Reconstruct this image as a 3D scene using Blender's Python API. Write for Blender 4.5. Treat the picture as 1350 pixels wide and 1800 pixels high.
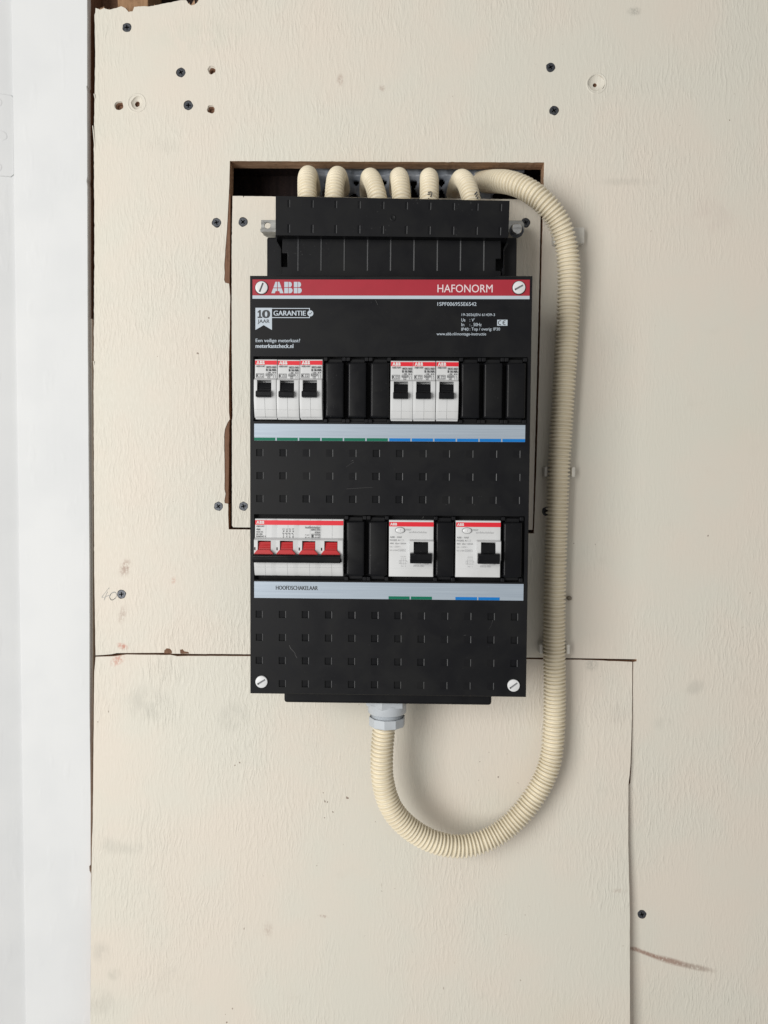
import bpy, bmesh, math, random
from mathutils import Vector, Matrix, noise
from mathutils.geometry import tessellate_polygon

scene = bpy.context.scene
for o in list(bpy.data.objects):
    bpy.data.objects.remove(o, do_unlink=True)
C = scene.collection
random.seed(7)

# ------------------------------------------------------------------ camera
# Units: metres in Blender; all builders below take millimetres.
# X right, Z up, the wall boards lie in the plane Y = 0, the viewer is at -Y.
CAM_P = Vector((0.00994267, -0.69596331, 0.00833003))
RIGHT = Vector((0.99970903, 0.02311561, 0.00689407))
DOWN = Vector((0.0079215, -0.04465486, -0.99897107))
FWD = Vector((-0.02278397, 0.99873501, -0.04482498))
FPX = 1352.0
cam = bpy.data.cameras.new('camera')
cam.sensor_fit = 'VERTICAL'
cam.sensor_height = 36.0
cam.lens = 36.0 * FPX / 1800.0
cam.clip_start = 0.01
cam.clip_end = 50
cam_o = bpy.data.objects.new('camera', cam)
C.objects.link(cam_o)
M = Matrix((RIGHT, -DOWN, -FWD)).transposed().to_4x4()
M.translation = CAM_P
cam_o.matrix_world = M
scene.camera = cam_o

# ------------------------------------------------------------------ world + lights
w = bpy.data.worlds.new('World')
scene.world = w
w.use_nodes = True
bg = w.node_tree.nodes['Background']
bg.inputs['Color'].default_value = (1.0, 0.98, 0.95, 1)
bg.inputs['Strength'].default_value = 0.36

def area(name, loc, target, sx, sy, power, col):
    l = bpy.data.lights.new(name, 'AREA')
    l.shape = 'RECTANGLE'
    l.size = sx
    l.size_y = sy
    l.energy = power
    l.color = col
    o = bpy.data.objects.new(name, l)
    C.objects.link(o)
    o.location = loc
    o.rotation_euler = (Vector(target) - Vector(loc)).to_track_quat('-Z', 'Y').to_euler()
    return o
# daylight from a tall window to the left of and behind the viewer
area('window_light', (-1.06, -1.58, 0.02), (0, 0, 0.0), 0.92, 1.4, 33, (1.0, 0.985, 0.955))

scene.render.engine = 'CYCLES'
scene.cycles.max_bounces = 6
scene.cycles.diffuse_bounces = 3
scene.cycles.glossy_bounces = 3
scene.view_settings.view_transform = 'Standard'
scene.view_settings.look = 'None'
scene.view_settings.gamma = 1.0
scene.view_settings.exposure = 0.03
scene.view_settings.use_curve_mapping = False

# ------------------------------------------------------------------ helpers
def at(px, py, y):
    """a point of the 1350x1800 photograph, measured on the plane Y = y (mm) -> (x, z) mm"""
    d = RIGHT * ((px - 675.0) / FPX) + DOWN * ((py - 900.0) / FPX) + FWD
    t = (y * 0.001 - CAM_P.y) / d.y
    q = CAM_P + d * t
    return q.x * 1000.0, q.z * 1000.0

def lin(r, g, b):
    f = lambda c: (c / 255 / 12.92) if c / 255 <= 0.04045 else ((c / 255 + 0.055) / 1.055) ** 2.4
    return (f(r), f(g), f(b), 1)

class MB:
    """collects vertices (mm) and faces of one mesh"""
    def __init__(s):
        s.v = []; s.f = []; s.m = []; s.mi = 0
    def add(s, vs, fs):
        n = len(s.v)
        s.v += [tuple(v) for v in vs]
        for f in fs:
            s.f.append([i + n for i in f]); s.m.append(s.mi)
    def box(s, x0, x1, y0, y1, z0, z1):
        v = [(x, y, z) for x in (x0, x1) for y in (y0, y1) for z in (z0, z1)]
        s.add(v, [(0, 1, 3, 2), (4, 6, 7, 5), (0, 4, 5, 1), (2, 3, 7, 6), (0, 2, 6, 4), (1, 5, 7, 3)])
    def quad(s, x0, x1, z0, z1, y):
        s.add([(x0, y, z0), (x1, y, z0), (x1, y, z1), (x0, y, z1)], [(0, 1, 2, 3)])
    def prism(s, pts, x0, x1):
        """pts (y, z) side profile swept along X"""
        n = len(pts)
        s.add([(x0, y, z) for y, z in pts] + [(x1, y, z) for y, z in pts],
              [list(range(n)), list(range(2 * n - 1, n - 1, -1))] +
              [(i, n + i, n + (i + 1) % n, (i + 1) % n) for i in range(n)])
    def poly(s, outer, y0, y1=None, holes=()):
        """outline (x, z) with holes, front at y0, optional thickness to y1"""
        loops = [list(outer)] + [list(h) for h in holes]
        flat = [p for l in loops for p in l]
        tris = tessellate_polygon([[Vector((p[0], p[1], 0)) for p in l] for l in loops])
        s.add([(p[0], y0(p) if callable(y0) else y0, p[1]) for p in flat], tris)
        if y1 is not None:
            s.add([(p[0], y1, p[1]) for p in flat], [t[::-1] for t in tris])
            for l in loops:
                n = len(l)
                s.add([(p[0], y0(p) if callable(y0) else y0, p[1]) for p in l] + [(p[0], y1, p[1]) for p in l],
                      [(i, (i + 1) % n, n + (i + 1) % n, n + i) for i in range(n)])
    def lathe(s, prof, cx, cz, n=28, a0=0.0, wob=0.0, sd=0):
        """prof (r, y) revolved about an axis parallel to Y"""
        vs = []
        for r, y in prof:
            for k in range(n):
                a = a0 + 2 * math.pi * k / n
                rr = r * (1 + wob * noise.noise((math.cos(a) * 1.6 + sd, math.sin(a) * 1.6, sd * 3.1)))
                vs.append((cx + rr * math.cos(a), y, cz + rr * math.sin(a)))
        fs = []
        for j in range(len(prof) - 1):
            for k in range(n):
                fs.append((j * n + k, j * n + (k + 1) % n, (j + 1) * n + (k + 1) % n, (j + 1) * n + k))
        s.add(vs, fs)
        return len(vs)
    def disc(s, cx, cz, r, y, n=28, rz=None):
        rz = rz or r
        s.add([(cx + r * math.cos(2 * math.pi * k / n), y, cz + rz * math.sin(2 * math.pi * k / n)) for k in range(n)], [list(range(n))])
    def ribbon(s, pts, wd, y, jit=0.0):
        """flat stroke (x, z) points of width wd"""
        L = []
        for i, p in enumerate(pts):
            a = pts[max(0, i - 1)]; b = pts[min(len(pts) - 1, i + 1)]
            dx, dz = b[0] - a[0], b[1] - a[1]
            l = math.hypot(dx, dz) or 1
            h = wd / 2 * (1 + jit * random.uniform(-1, 1))
            yy = y(p) if callable(y) else y
            L += [(p[0] - dz / l * h, yy, p[1] + dx / l * h), (p[0] + dz / l * h, yy, p[1] - dx / l * h)]
        s.add(L, [(2 * i, 2 * i + 1, 2 * i + 3, 2 * i + 2) for i in range(len(pts) - 1)])
    def frame(s, x0, x1, z0, z1, t, y):
        s.quad(x0, x1, z0, z0 + t, y); s.quad(x0, x1, z1 - t, z1, y)
        s.quad(x0, x0 + t, z0 + t, z1 - t, y); s.quad(x1 - t, x1, z0 + t, z1 - t, y)
    def hgrid(s, xs, zs, f, yback):
        """height field: f(x, z) -> y of the front; skirts down to yback"""
        nx, nz = len(xs), len(zs)
        s.add([(x, f(x, z), z) for z in zs for x in xs],
              [(j * nx + i, j * nx + i + 1, (j + 1) * nx + i + 1, (j + 1) * nx + i) for j in range(nz - 1) for i in range(nx - 1)])
        ring = [(x, zs[0]) for x in xs] + [(xs[-1], z) for z in zs[1:]] + [(x, zs[-1]) for x in xs[::-1][1:]] + [(xs[0], z) for z in zs[::-1][1:-1]]
        n = len(ring)
        s.add([(x, f(x, z), z) for x, z in ring] + [(x, yback, z) for x, z in ring],
              [(i, n + i, n + (i + 1) % n, (i + 1) % n) for i in range(n)])

def obj(name, mb, mats, parent=None, smooth=None, bevel=None, weld=True, seg=2):
    """links MB as ONE mesh object; vertices are given in place, in mm"""
    org = parent_origin(parent)
    me = bpy.data.meshes.new(name)
    me.from_pydata([((v[0]) * 0.001 - org.x, v[1] * 0.001 - org.y, v[2] * 0.001 - org.z) for v in mb.v], [], mb.f)
    if not isinstance(mats, (list, tuple)):
        mats = [mats]
    for m in mats:
        me.materials.append(m)
    me.polygons.foreach_set('material_index', mb.m)
    bm = bmesh.new()
    bm.from_mesh(me)
    if weld:
        bmesh.ops.remove_doubles(bm, verts=bm.verts, dist=1e-6)
        bmesh.ops.recalc_face_normals(bm, faces=bm.faces)
    bm.to_mesh(me)
    bm.free()
    if smooth is not None:
        me.shade_smooth()
        me.set_sharp_from_angle(angle=math.radians(smooth))
    o = bpy.data.objects.new(name, me)
    C.objects.link(o)
    if parent is not None:
        o.parent = parent
    if 'letter' in name or name in ('scratch', 'logo', 'pencil_writing', 'pen_mark', 'wood_splinter'):
        o['kind'] = 'stuff'                                  # print and marks too small to pick apart
    if bevel:
        b = o.modifiers.new('bevel', 'BEVEL')
        b.width = bevel * 0.001
        b.segments = seg
        b.limit_method = 'ANGLE'
        b.angle_limit = math.radians(40)
        me.shade_smooth()
        me.set_sharp_from_angle(angle=math.radians(35))
    return o

ORG = {}
def parent_origin(p):
    o = Vector((0, 0, 0))
    while p is not None:
        o += p.location
        p = p.parent
    return o

def tag(o, label, cat, group=None):
    o['label'] = label
    o['category'] = cat
    if group:
        o['group'] = group
    return o

def thing(name, label, cat, loc, group=None):
    o = bpy.data.objects.new(name, None)
    o.empty_display_size = 0.02
    C.objects.link(o)
    o.location = Vector(loc) * 0.001
    return tag(o, label, cat, group)

def copy_tree(o, parent=None):
    c = o.copy()
    C.objects.link(c)
    c.parent = parent
    for ch in list(o.children):
        copy_tree(ch, c)
    return c

_tc = {}
def text_mesh(s, bold):
    if (s, bold) in _tc:
        return _tc[(s, bold)]
    cu = bpy.data.curves.new('t', 'FONT')
    cu.body = s
    cu.size = 1.0
    cu.offset = bold
    cu.resolution_u = 3
    cu.fill_mode = 'FRONT'
    o = bpy.data.objects.new('t', cu)
    C.objects.link(o)
    dg = bpy.context.evaluated_depsgraph_get()
    dg.update()
    me = bpy.data.meshes.new_from_object(o.evaluated_get(dg))
    vs = [(v.co.x, v.co.y) for v in me.vertices]
    fs = [list(p.vertices) for p in me.polygons]
    bpy.data.objects.remove(o)
    bpy.data.curves.remove(cu)
    bpy.data.meshes.remove(me)
    _tc[(s, bold)] = (vs, fs)
    return vs, fs

def text(mb, s, x0, x1, z0, z1, y, bold=0.0):
    """letters filling the box x0..x1, z0..z1 (the tail of a capital J hangs below it); bold letters are printed twice, a hair apart"""
    vs, fs = text_mesh(s, 0.0)
    ax = min(v[0] for v in vs); bx = max(v[0] for v in vs)
    az = 0.0 if 'J' in s else min(v[1] for v in vs); bz = max(v[1] for v in vs)
    k = bold * 1.2 * (z1 - z0) / (bz - az)
    for q, d in enumerate((-k, k) if bold else (0,)):
        mb.add([(x0 + (v[0] - ax) / (bx - ax) * (x1 - x0) + d, y - 0.015 * q, z0 + (v[1] - az) / (bz - az) * (z1 - z0)) for v in vs], fs)

def logo(mb, x0, x1, z0, z1, y):
    """three block letters A B B, each cut by a cross"""
    W = x1 - x0; H = z1 - z0
    g = 0.028
    A = [[(.5 - g, 1), (.34, 1), (.17, .5), (.5 - g, .5)], [(.15, .44), (0, 0), (.29, 0), (.35, .19), (.5 - g, .19), (.5 - g, .44)]]
    A += [[(1 - p[0], p[1]) for p in q[::-1]] for q in A]
    def arc(cx, cz, rx, rz, a0, a1, n=8):
        return [(cx + rx * math.cos(math.radians(a0 + (a1 - a0) * k / n)), cz + rz * math.sin(math.radians(a0 + (a1 - a0) * k / n))) for k in range(n + 1)]
    B = [[(0, 1), (0, .53), (.46, .53), (.46, 1)], [(0, .47), (0, 0), (.46, 0), (.46, .47)],
         [(.52, .53)] + arc(.64, .765, .27, .235, -70, 90) + [(.52, 1)],
         [(.52, 0)] + arc(.66, .25, .34, .25, -90, 55) + [(.8, .47), (.52, .47)]]
    cells = [(0.0, 0.40, A), (0.425, 0.70, B), (0.74, 1.0, B)]
    for a, b, L in cells:
        for q in L:
            mb.poly([(x0 + (a + p[0] * (b - a)) * W, z0 + p[1] * H) for p in q], y)

def edge_r(t, r):
    """how far a rounded edge of radius r falls away at distance t from the edge"""
    if t >= r:
        return 0.0
    t = max(t, 0.0)
    return r - math.sqrt(max(0.0, r * r - (r - t) ** 2))

def spread(a, b, r, marks=(), n=4):
    """grid lines with dense ends"""
    L = {a, b}
    for k in range(n + 1):
        u = r * (1 - math.cos(math.pi / 2 * k / n))
        L |= {a + u, b - u}
    L |= set(marks)
    return sorted(L)

# ------------------------------------------------------------------ materials
def mat(name, col, rough=0.5, metal=0.0, spec=0.5):
    m = bpy.data.materials.new(name)
    m.use_nodes = True
    b = m.node_tree.nodes['Principled BSDF']
    b.inputs['Base Color'].default_value = col
    b.inputs['Roughness'].default_value = rough
    b.inputs['Metallic'].default_value = metal
    b.inputs['Specular IOR Level'].default_value = spec
    return m

class NT:
    def __init__(s, m):
        s.t = m.node_tree
        s.b = s.t.nodes['Principled BSDF']
    def n(s, typ, **k):
        x = s.t.nodes.new(typ)
        for a, v in k.items():
            setattr(x, a, v)
        return x
    def link(s, a, b):
        s.t.links.new(a, b)
    def val(s, sock, v):
        if hasattr(v, 'is_output'):
            s.link(v, sock)
        else:
            sock.default_value = v
    def math(s, op, a, b=0.0, clamp=False):
        x = s.n('ShaderNodeMath', operation=op, use_clamp=clamp)
        s.val(x.inputs[0], a); s.val(x.inputs[1], b)
        return x.outputs[0]
    def noise(s, vec, scale, detail=2.0, rough=0.5, dist=0.0):
        x = s.n('ShaderNodeTexNoise')
        s.link(vec, x.inputs['Vector'])
        x.inputs['Scale'].default_value = scale
        x.inputs['Detail'].default_value = detail
        x.inputs['Roughness'].default_value = rough
        x.inputs['Distortion'].default_value = dist
        return x.outputs['Fac']
    def mapping(s, vec, loc=(0, 0, 0), rot=(0, 0, 0), sc=(1, 1, 1), typ='POINT'):
        x = s.n('ShaderNodeMapping', vector_type=typ)
        s.link(vec, x.inputs['Vector'])
        x.inputs['Location'].default_value = loc
        x.inputs['Rotation'].default_value = rot
        x.inputs['Scale'].default_value = sc
        return x.outputs[0]
    def ramp(s, v, a, b, lo=0.0, hi=1.0):
        x = s.n('ShaderNodeMapRange', interpolation_type='SMOOTHSTEP')
        s.val(x.inputs['Value'], v)
        x.inputs['From Min'].default_value = a; x.inputs['From Max'].default_value = b
        x.inputs['To Min'].default_value = lo; x.inputs['To Max'].default_value = hi
        return x.outputs[0]
    def mix(s, f, a, b):
        x = s.n('ShaderNodeMix', data_type='RGBA')
        s.val(x.inputs['Factor'], f)
        s.val(x.inputs[6], a); s.val(x.inputs[7], b)
        return x.outputs[2]
    def obj(s):
        return s.n('ShaderNodeTexCoord').outputs['Object']
    def bump(s, h, strength, dist):
        x = s.n('ShaderNodeBump')
        x.inputs['Strength'].default_value = strength
        x.inputs['Distance'].default_value = dist
        s.link(h, x.inputs['Height'])
        s.link(x.outputs[0], s.b.inputs['Normal'])
    def blot(s, vec, px, py, rx, rz, ang=0.0):
        """0..1 soft ellipse at a photographed spot of the wall (radii in mm)"""
        x, z = at(px, py, 0)
        m = s.mapping(vec, (x * .001, 0, z * .001), (0, math.radians(ang), 0), (rx * .001, 1.0, rz * .001), 'TEXTURE')
        m2 = s.n('ShaderNodeVectorMath', operation='MULTIPLY')
        s.link(m, m2.inputs[0])
        m2.inputs[1].default_value = (1, 0, 1)
        l = s.n('ShaderNodeVectorMath', operation='LENGTH')
        s.link(m2.outputs[0], l.inputs[0])
        return s.ramp(l.outputs['Value'], 1.0, 0.25)

CREAM = (0.655, 0.605, 0.505, 1)
def cream_paint(name, stains=(), rough_spots=(), calm=(), seed=0.0, grain=1.0):
    m = mat(name, CREAM, 0.55, spec=0.35)
    t = NT(m)
    P = t.obj()
    S = t.mapping(P, (seed, seed * 0.37, seed * 0.71))
    # colour: two hues of old cream, slight
    big = t.noise(S, 7.0, 3.0, 0.55)
    mid = t.noise(S, 24.0, 2.0, 0.5)
    f1 = t.ramp(t.math('ADD', t.math('MULTIPLY', big, 0.7), t.math('MULTIPLY', mid, 0.3)), 0.36, 0.64)
    col = t.mix(f1, (0.690, 0.632, 0.550, 1), (0.660, 0.637, 0.560, 1))
    yel = t.ramp(t.noise(t.mapping(P, (3.1 + seed, 1, 2)), 5.0, 2.0), 0.55, 0.75)
    col = t.mix(t.math('MULTIPLY', yel, 0.25), col, (0.655, 0.602, 0.480, 1))
    # grubby patches
    g = t.ramp(t.noise(t.mapping(P, (1.7 + seed, 4, 7), (0, 0, 0), (1.0, 1, 1.4)), 17.0, 4.0, 0.6), 0.60, 0.78)
    col = t.mix(t.math('MULTIPLY', g, 0.15), col, (0.47, 0.44, 0.375, 1))
    # warped brush strokes, mostly vertical
    wn = t.n('ShaderNodeTexNoise')
    t.link(S, wn.inputs['Vector'])
    wn.inputs['Scale'].default_value = 38.0
    wn.inputs['Detail'].default_value = 2.0
    off = t.n('ShaderNodeVectorMath', operation='MULTIPLY_ADD')
    t.link(wn.outputs['Color'], off.inputs[0])
    off.inputs[1].default_value = (0.0085, 0.0, 0.004)
    t.link(S, off.inputs[2])
    V = off.outputs[0]
    s1 = t.noise(t.mapping(V, (0, 0, 0), (0, 0, 0), (430, 20, 88)), 1.0, 2.0, 0.6)
    s2 = t.noise(t.mapping(V, (5, 0, 3), (0, 0, 0), (900, 20, 170)), 1.0, 1.0, 0.5)
    s3 = t.noise(t.mapping(V, (9, 0, 1), (0, 0, 0), (240, 10, 75)), 1.0, 1.0, 0.5)
    gr = t.noise(t.mapping(P, (2, 0, 8), (0, 0, 0), (760, 10, 14)), 1.0, 2.0, 0.6)
    ridges = t.ramp(s1, 0.38, 0.76)
    blobs = t.ramp(s3, 0.60, 0.80)
    amp = t.ramp(t.noise(t.mapping(P, (8.3 + seed, 2, 5)), 9.0, 3.0, 0.6), 0.34, 0.68, 0.14, 1.30)
    h = t.math('ADD', t.math('MULTIPLY', ridges, 0.80), t.math('MULTIPLY', s2, 0.40))
    h = t.math('ADD', h, t.math('MULTIPLY', gr, 0.30))
    h = t.math('ADD', h, t.math('MULTIPLY', blobs, 0.55))
    for (px, py, rx, rz, k) in calm:
        amp = t.math('MULTIPLY', amp, t.math('SUBTRACT', 1.0, t.math('MULTIPLY', t.blot(P, px, py, rx, rz), k)))
    h = t.math('MULTIPLY', h, amp)
    dr = t.noise(t.mapping(V, (7, 1, 1), (0, 0, 0), (300, 10, 48)), 1.0, 3.0, 0.6) if rough_spots else None
    for (px, py, rx, rz, k) in rough_spots:
        bl = t.blot(P, px, py, rx, rz)
        h = t.math('ADD', h, t.math('MULTIPLY', t.math('MULTIPLY', bl, t.ramp(dr, 0.30, 0.74)), k))
    # fine specks where paint is missing
    sp = t.ramp(t.noise(t.mapping(P, (4 + seed, 0, 0), (0, 0, 0), (300, 300, 230)), 1.0, 1.0, 0.3), 0.775, 0.80)
    spm = t.ramp(t.noise(t.mapping(P, (12 + seed, 0, 0)), 14.0, 1.0), 0.55, 0.66)
    col = t.mix(t.math('MULTIPLY', t.math('MULTIPLY', sp, spm), 0.8), col, (0.17, 0.11, 0.08, 1))
    if stains:
        nf = t.ramp(t.noise(t.mapping(P, (1, 0, 2), (0, 0, 0), (1.0, 1, 0.7)), 380.0, 3.0, 0.65), 0.36, 0.60)
        nc = t.ramp(t.noise(t.mapping(P, (6, 0, 2), (0, 0, 0), (1.0, 1, 0.7)), 75.0, 3.0, 0.6), 0.32, 0.60)
        ns = t.ramp(t.noise(t.mapping(P, (6, 0, 2), (0, 0, 0), (1.0, 1, 0.5)), 600.0, 2.0, 0.6), 0.20, 0.52)
    for (px, py, rx, rz, ang, c, k, nscale) in stains:
        bl = t.blot(P, px, py, rx, rz, ang)
        nz = ns if nscale < 0 else (nf if nscale > 200 else nc)
        col = t.mix(t.math('MULTIPLY', t.math('MULTIPLY', bl, nz), k), col, c)
    t.link(col, t.b.inputs['Base Color'])
    t.link(t.ramp(s2, 0.2, 0.8, 0.46, 0.66), t.b.inputs['Roughness'])
    t.bump(h, 0.54 * grain, 0.00055)
    return m

RED_ST = (0.50, 0.16, 0.10, 1)
GREY_ST = (0.34, 0.335, 0.295, 1)
BRN_ST = (0.27, 0.15, 0.11, 1)
M_BOARD = cream_paint('cream_paint_main', stains=[
    (215, 1136, 7, 4, 20, RED_ST, 0.75, 260), (305, 1020, 2.5, 5, 10, RED_ST, 0.45, 300),
    (220, 998, 7, 11, 20, BRN_ST, 0.55, 420), (598, 140, 4, 7, 0, BRN_ST, 0.4, 380), (672, 155, 4, 4, 0, BRN_ST, 0.35, 380),
    (1138, 1676.5, 22, 2.8, 19, BRN_ST, 0.8, -1), (1180, 1689.5, 26, 4.2, 14.5, BRN_ST, 0.75, -1), (1222, 1700, 24, 4.0, 11, (0.34, 0.27, 0.22, 1), 0.7, -1), (1115, 1668, 7, 3.0, 5, BRN_ST, 0.6, -1),
    (1222, 1208, 13, 9, -25, GREY_ST, 0.26, 70), (1165, 1272, 14, 8, 0, GREY_ST, 0.15, 80),
    (1250, 380, 30, 22, 0, (0.60, 0.52, 0.46, 1), 0.3, 40), (345, 60, 60, 22, 0, (0.60, 0.60, 0.52, 1), 0.4, 40),
    (1115, 20, 8, 5, 0, GREY_ST, 0.6, 260), (1100, 320, 35, 5, 0, GREY_ST, 0.18, 60),
    (215, 1080, 5, 12, 15, BRN_ST, 0.35, 420), (290, 255, 22, 10, 0, GREY_ST, 0.10, 60),
    ], rough_spots=[(295, 1130, 26, 16, 1.4), (540, 130, 140, 70, 0.4)], calm=[(1230, 760, 130, 210, 0.75), (200, 420, 35, 130, 0.35)])
M_LOWER = cream_paint('cream_paint_lower', stains=[
    (207, 1160, 10, 6, -35, RED_ST, 0.6, 260), (260, 1235, 26, 22, 0, GREY_ST, 0.26, 50), (200, 1480, 20, 10, 15, GREY_ST, 0.18, 45),
    (240, 1485, 15, 8, 0, GREY_ST, 0.2, 60), (186, 1660, 12, 14, 0, GREY_ST, 0.22, 70), (210, 1697, 9, 9, 0, (0.30, 0.31, 0.25, 1), 0.26, 80),
    (190, 1745, 24, 16, 0, GREY_ST, 0.18, 50), (475, 1622, 6, 9, 0, BRN_ST, 0.25, 480), (570, 1600, 6, 2, 10, BRN_ST, 0.4, 400),
    (1085, 1557, 12, 3, 0, BRN_ST, 0.22, 520), (1040, 1168, 8, 8, 40, GREY_ST, 0.5, 260), (1085, 1255, 12, 12, 0, GREY_ST, 0.12, 60),
    (480, 1790, 45, 4, 2, BRN_ST, 0.22, 120), (410, 1260, 20, 20, 0, GREY_ST, 0.2, 60),
    ], rough_spots=[(288, 1178, 30, 24, 2.2), (288, 1250, 26, 26, 2.0), (275, 1460, 40, 50, 1.3), (255, 1700, 30, 50, 0.9)],
    calm=[(860, 1330, 100, 60, 0.5)], seed=3.0)
M_INSET = cream_paint('cream_paint_inset', seed=6.0, grain=1.25)

def wood(name, c1, c2, rough=0.8, axis='x'):
    m = mat(name, c1, rough, spec=0.2)
    t = NT(m)
    P = t.obj()
    sc = (18, 300, 300) if axis == 'x' else (300, 300, 22)
    g = t.noise(t.mapping(P, (0, 0, 0), (0, 0, 0), sc), 1.0, 4.0, 0.6, 0.4)
    f = t.noise(P, 240.0, 3.0, 0.6)
    col = t.mix(t.ramp(g, 0.3, 0.7), c1, c2)
    col = t.mix(t.math('MULTIPLY', t.ramp(f, 0.5, 0.75), 0.5), col, (c1[0] * .45, c1[1] * .42, c1[2] * .4, 1))
    t.link(col, t.b.inputs['Base Color'])
    t.bump(t.math('ADD', g, f), 0.6, 0.0008)
    return m
M_RAW = wood('raw_plywood_edge', (0.56, 0.37, 0.24, 1), (0.37, 0.22, 0.135, 1), axis='x')
M_CHIP = wood('bare_wood_chip', (0.215, 0.12, 0.075, 1), (0.15, 0.08, 0.05, 1), axis='z')
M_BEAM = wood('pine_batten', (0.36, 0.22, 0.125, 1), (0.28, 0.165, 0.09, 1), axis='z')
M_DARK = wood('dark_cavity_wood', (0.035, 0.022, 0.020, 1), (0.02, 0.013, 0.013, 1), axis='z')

def white_paint():
    m = mat('white_paint', (0.60, 0.61, 0.61, 1), 0.62, spec=0.2)
    t = NT(m)
    P = t.obj()
    b = t.noise(t.mapping(P, (0, 0, 0), (0, 0, 0), (240, 30, 9)), 1.0, 3.0, 0.55)
    c = t.noise(P, 14.0, 3.0, 0.5)
    col = t.mix(t.ramp(c, 0.35, 0.7), (0.685, 0.695, 0.70, 1), (0.65, 0.662, 0.67, 1))
    for (px, py, rx, rz, a, cc, k, s) in [(106, 1065, 4.2, 6, 5, (0.5, 0.30, 0.26, 1), 0.75, 260), (135, 1055, 5, 5, 30, GREY_ST, 0.45, 300),
                                         (100, 1085, 2, 7, 15, GREY_ST, 0.4, 380), (65, 1290, 10, 6, -30, (0.62, 0.55, 0.53, 1), 0.4, 60)]:
        bl = t.blot(P, px, py, rx, rz, a)
        nz = t.noise(P, float(s), 3.0, 0.6)
        col = t.mix(t.math('MULTIPLY', t.math('MULTIPLY', bl, t.ramp(nz, 0.38, 0.58)), k), col, cc)
    t.link(col, t.b.inputs['Base Color'])
    t.bump(t.math('ADD', t.math('ADD', b, t.math('MULTIPLY', c, 1.5)), t.math('MULTIPLY', t.ramp(t.noise(t.mapping(P, (3, 3, 3), (0, 0, 0), (90, 30, 28)), 1.0, 2.0), 0.58, 0.74), 1.6)), 0.14, 0.0005)
    return m
M_WHITE = white_paint()

def black_plastic(name, base=0.0045, rough=0.44, dust=0.3, bump=0.05):
    m = mat(name, (base, base * 1.06, base * 1.4, 1), rough, spec=0.19)
    t = NT(m)
    P = t.obj()
    sm = t.noise(P, 30.0, 4.0, 0.6, 0.6)
    sp = t.ramp(t.noise(P, 900.0, 0.0), 0.80, 0.83)
    mask = t.ramp(t.noise(t.mapping(P, (4, 2, 9)), 40.0, 2.0), 0.50, 0.62)
    smear = t.ramp(t.noise(t.mapping(P, (1, 5, 2), (0, 0.5, 0), (40, 40, 120)), 1.0, 4.0, 0.65), 0.58, 0.80)
    b2 = base * 1.7
    col = t.mix(t.ramp(sm, 0.35, 0.75), (base, base * 1.06, base * 1.4, 1), (b2, b2 * 1.03, b2 * 1.1, 1))
    col = t.mix(t.math('MULTIPLY', smear, 0.12 * dust), col, (0.05, 0.05, 0.055, 1))
    col = t.mix(t.math('MULTIPLY', t.math('MULTIPLY', sp, mask), 0.55 * dust), col, (0.16, 0.16, 0.16, 1))
    t.link(col, t.b.inputs['Base Color'])
    t.link(t.ramp(sm, 0.25, 0.75, rough - 0.07, rough + 0.1), t.b.inputs['Roughness'])
    if bump:
        t.bump(t.noise(P, 2600.0, 1.0), bump, 0.0002)
    return m
M_BLACK = black_plastic('black_plastic')
M_BLACK2 = black_plastic('black_plastic_smooth', 0.0042, 0.32, 0.35, 0.0)
M_GLINT = black_plastic('black_plastic_glint', 0.012, 0.42, 0.0, 0.0)  # paler, shinier copy of the black plastic: highlight painted on lips and ribs
M_GLINT.node_tree.nodes['Principled BSDF'].inputs['Specular IOR Level'].default_value = 0.42
M_BLACKM = black_plastic('black_plastic_matt', 0.004, 0.55, 0.2, 0.0)

def speckled(name, col, rough, k=0.06, spec=0.5, sc=60.0, bump=0.05):
    m = mat(name, col, rough, spec=spec)
    t = NT(m)
    P = t.obj()
    n = t.noise(P, sc, 4.0, 0.6)
    dk = (col[0] * (1 - k * 3), col[1] * (1 - k * 3.2), col[2] * (1 - k * 3.6), 1)
    t.link(t.mix(t.ramp(n, 0.35, 0.75), col, dk), t.b.inputs['Base Color'])
    t.bump(t.noise(P, 2200.0, 1.0), bump, 0.0002)
    return m
M_GREYBODY = speckled('light_grey_plastic', (0.60, 0.61, 0.618, 1), 0.42, 0.02)
M_SEAM = speckled('grey_seam', (0.42, 0.42, 0.43, 1), 0.6, 0.03)
M_CONDUIT = speckled('cream_pvc', (0.79, 0.712, 0.55, 1), 0.40, 0.03, 0.45, 40.0)
M_GLAND = speckled('grey_gland_plastic', (0.50, 0.535, 0.57, 1), 0.38, 0.03)
M_CLIP = speckled('pale_clip_plastic', (0.66, 0.64, 0.59, 1), 0.35, 0.03)
M_KNOB = speckled('white_knob_plastic', (0.68, 0.69, 0.70, 1), 0.35, 0.02)
M_REDBAND = speckled('red_band_print', lin(160, 40, 54), 0.42, 0.02, 0.35)
M_RED = speckled('red_print', lin(214, 26, 44), 0.4, 0.01)
M_REDTOG = speckled('red_toggle_plastic', lin(182, 26, 32), 0.36, 0.03)
M_PRINTL = speckled('pale_grey_print', (0.46, 0.52, 0.58, 1), 0.5, 0.01)
M_PRINTP = speckled('pink_grey_print', (0.72, 0.60, 0.62, 1), 0.5, 0.01)
M_PRINTW = speckled('white_print', (0.72, 0.72, 0.72, 1), 0.5, 0.01)
M_INK = speckled('black_ink', (0.03, 0.032, 0.036, 1), 0.6, 0.01)
M_INKG = speckled('grey_ink', (0.22, 0.225, 0.235, 1), 0.6, 0.01)
M_INKF = speckled('faint_grey_ink', (0.36, 0.365, 0.375, 1), 0.6, 0.01)
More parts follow.
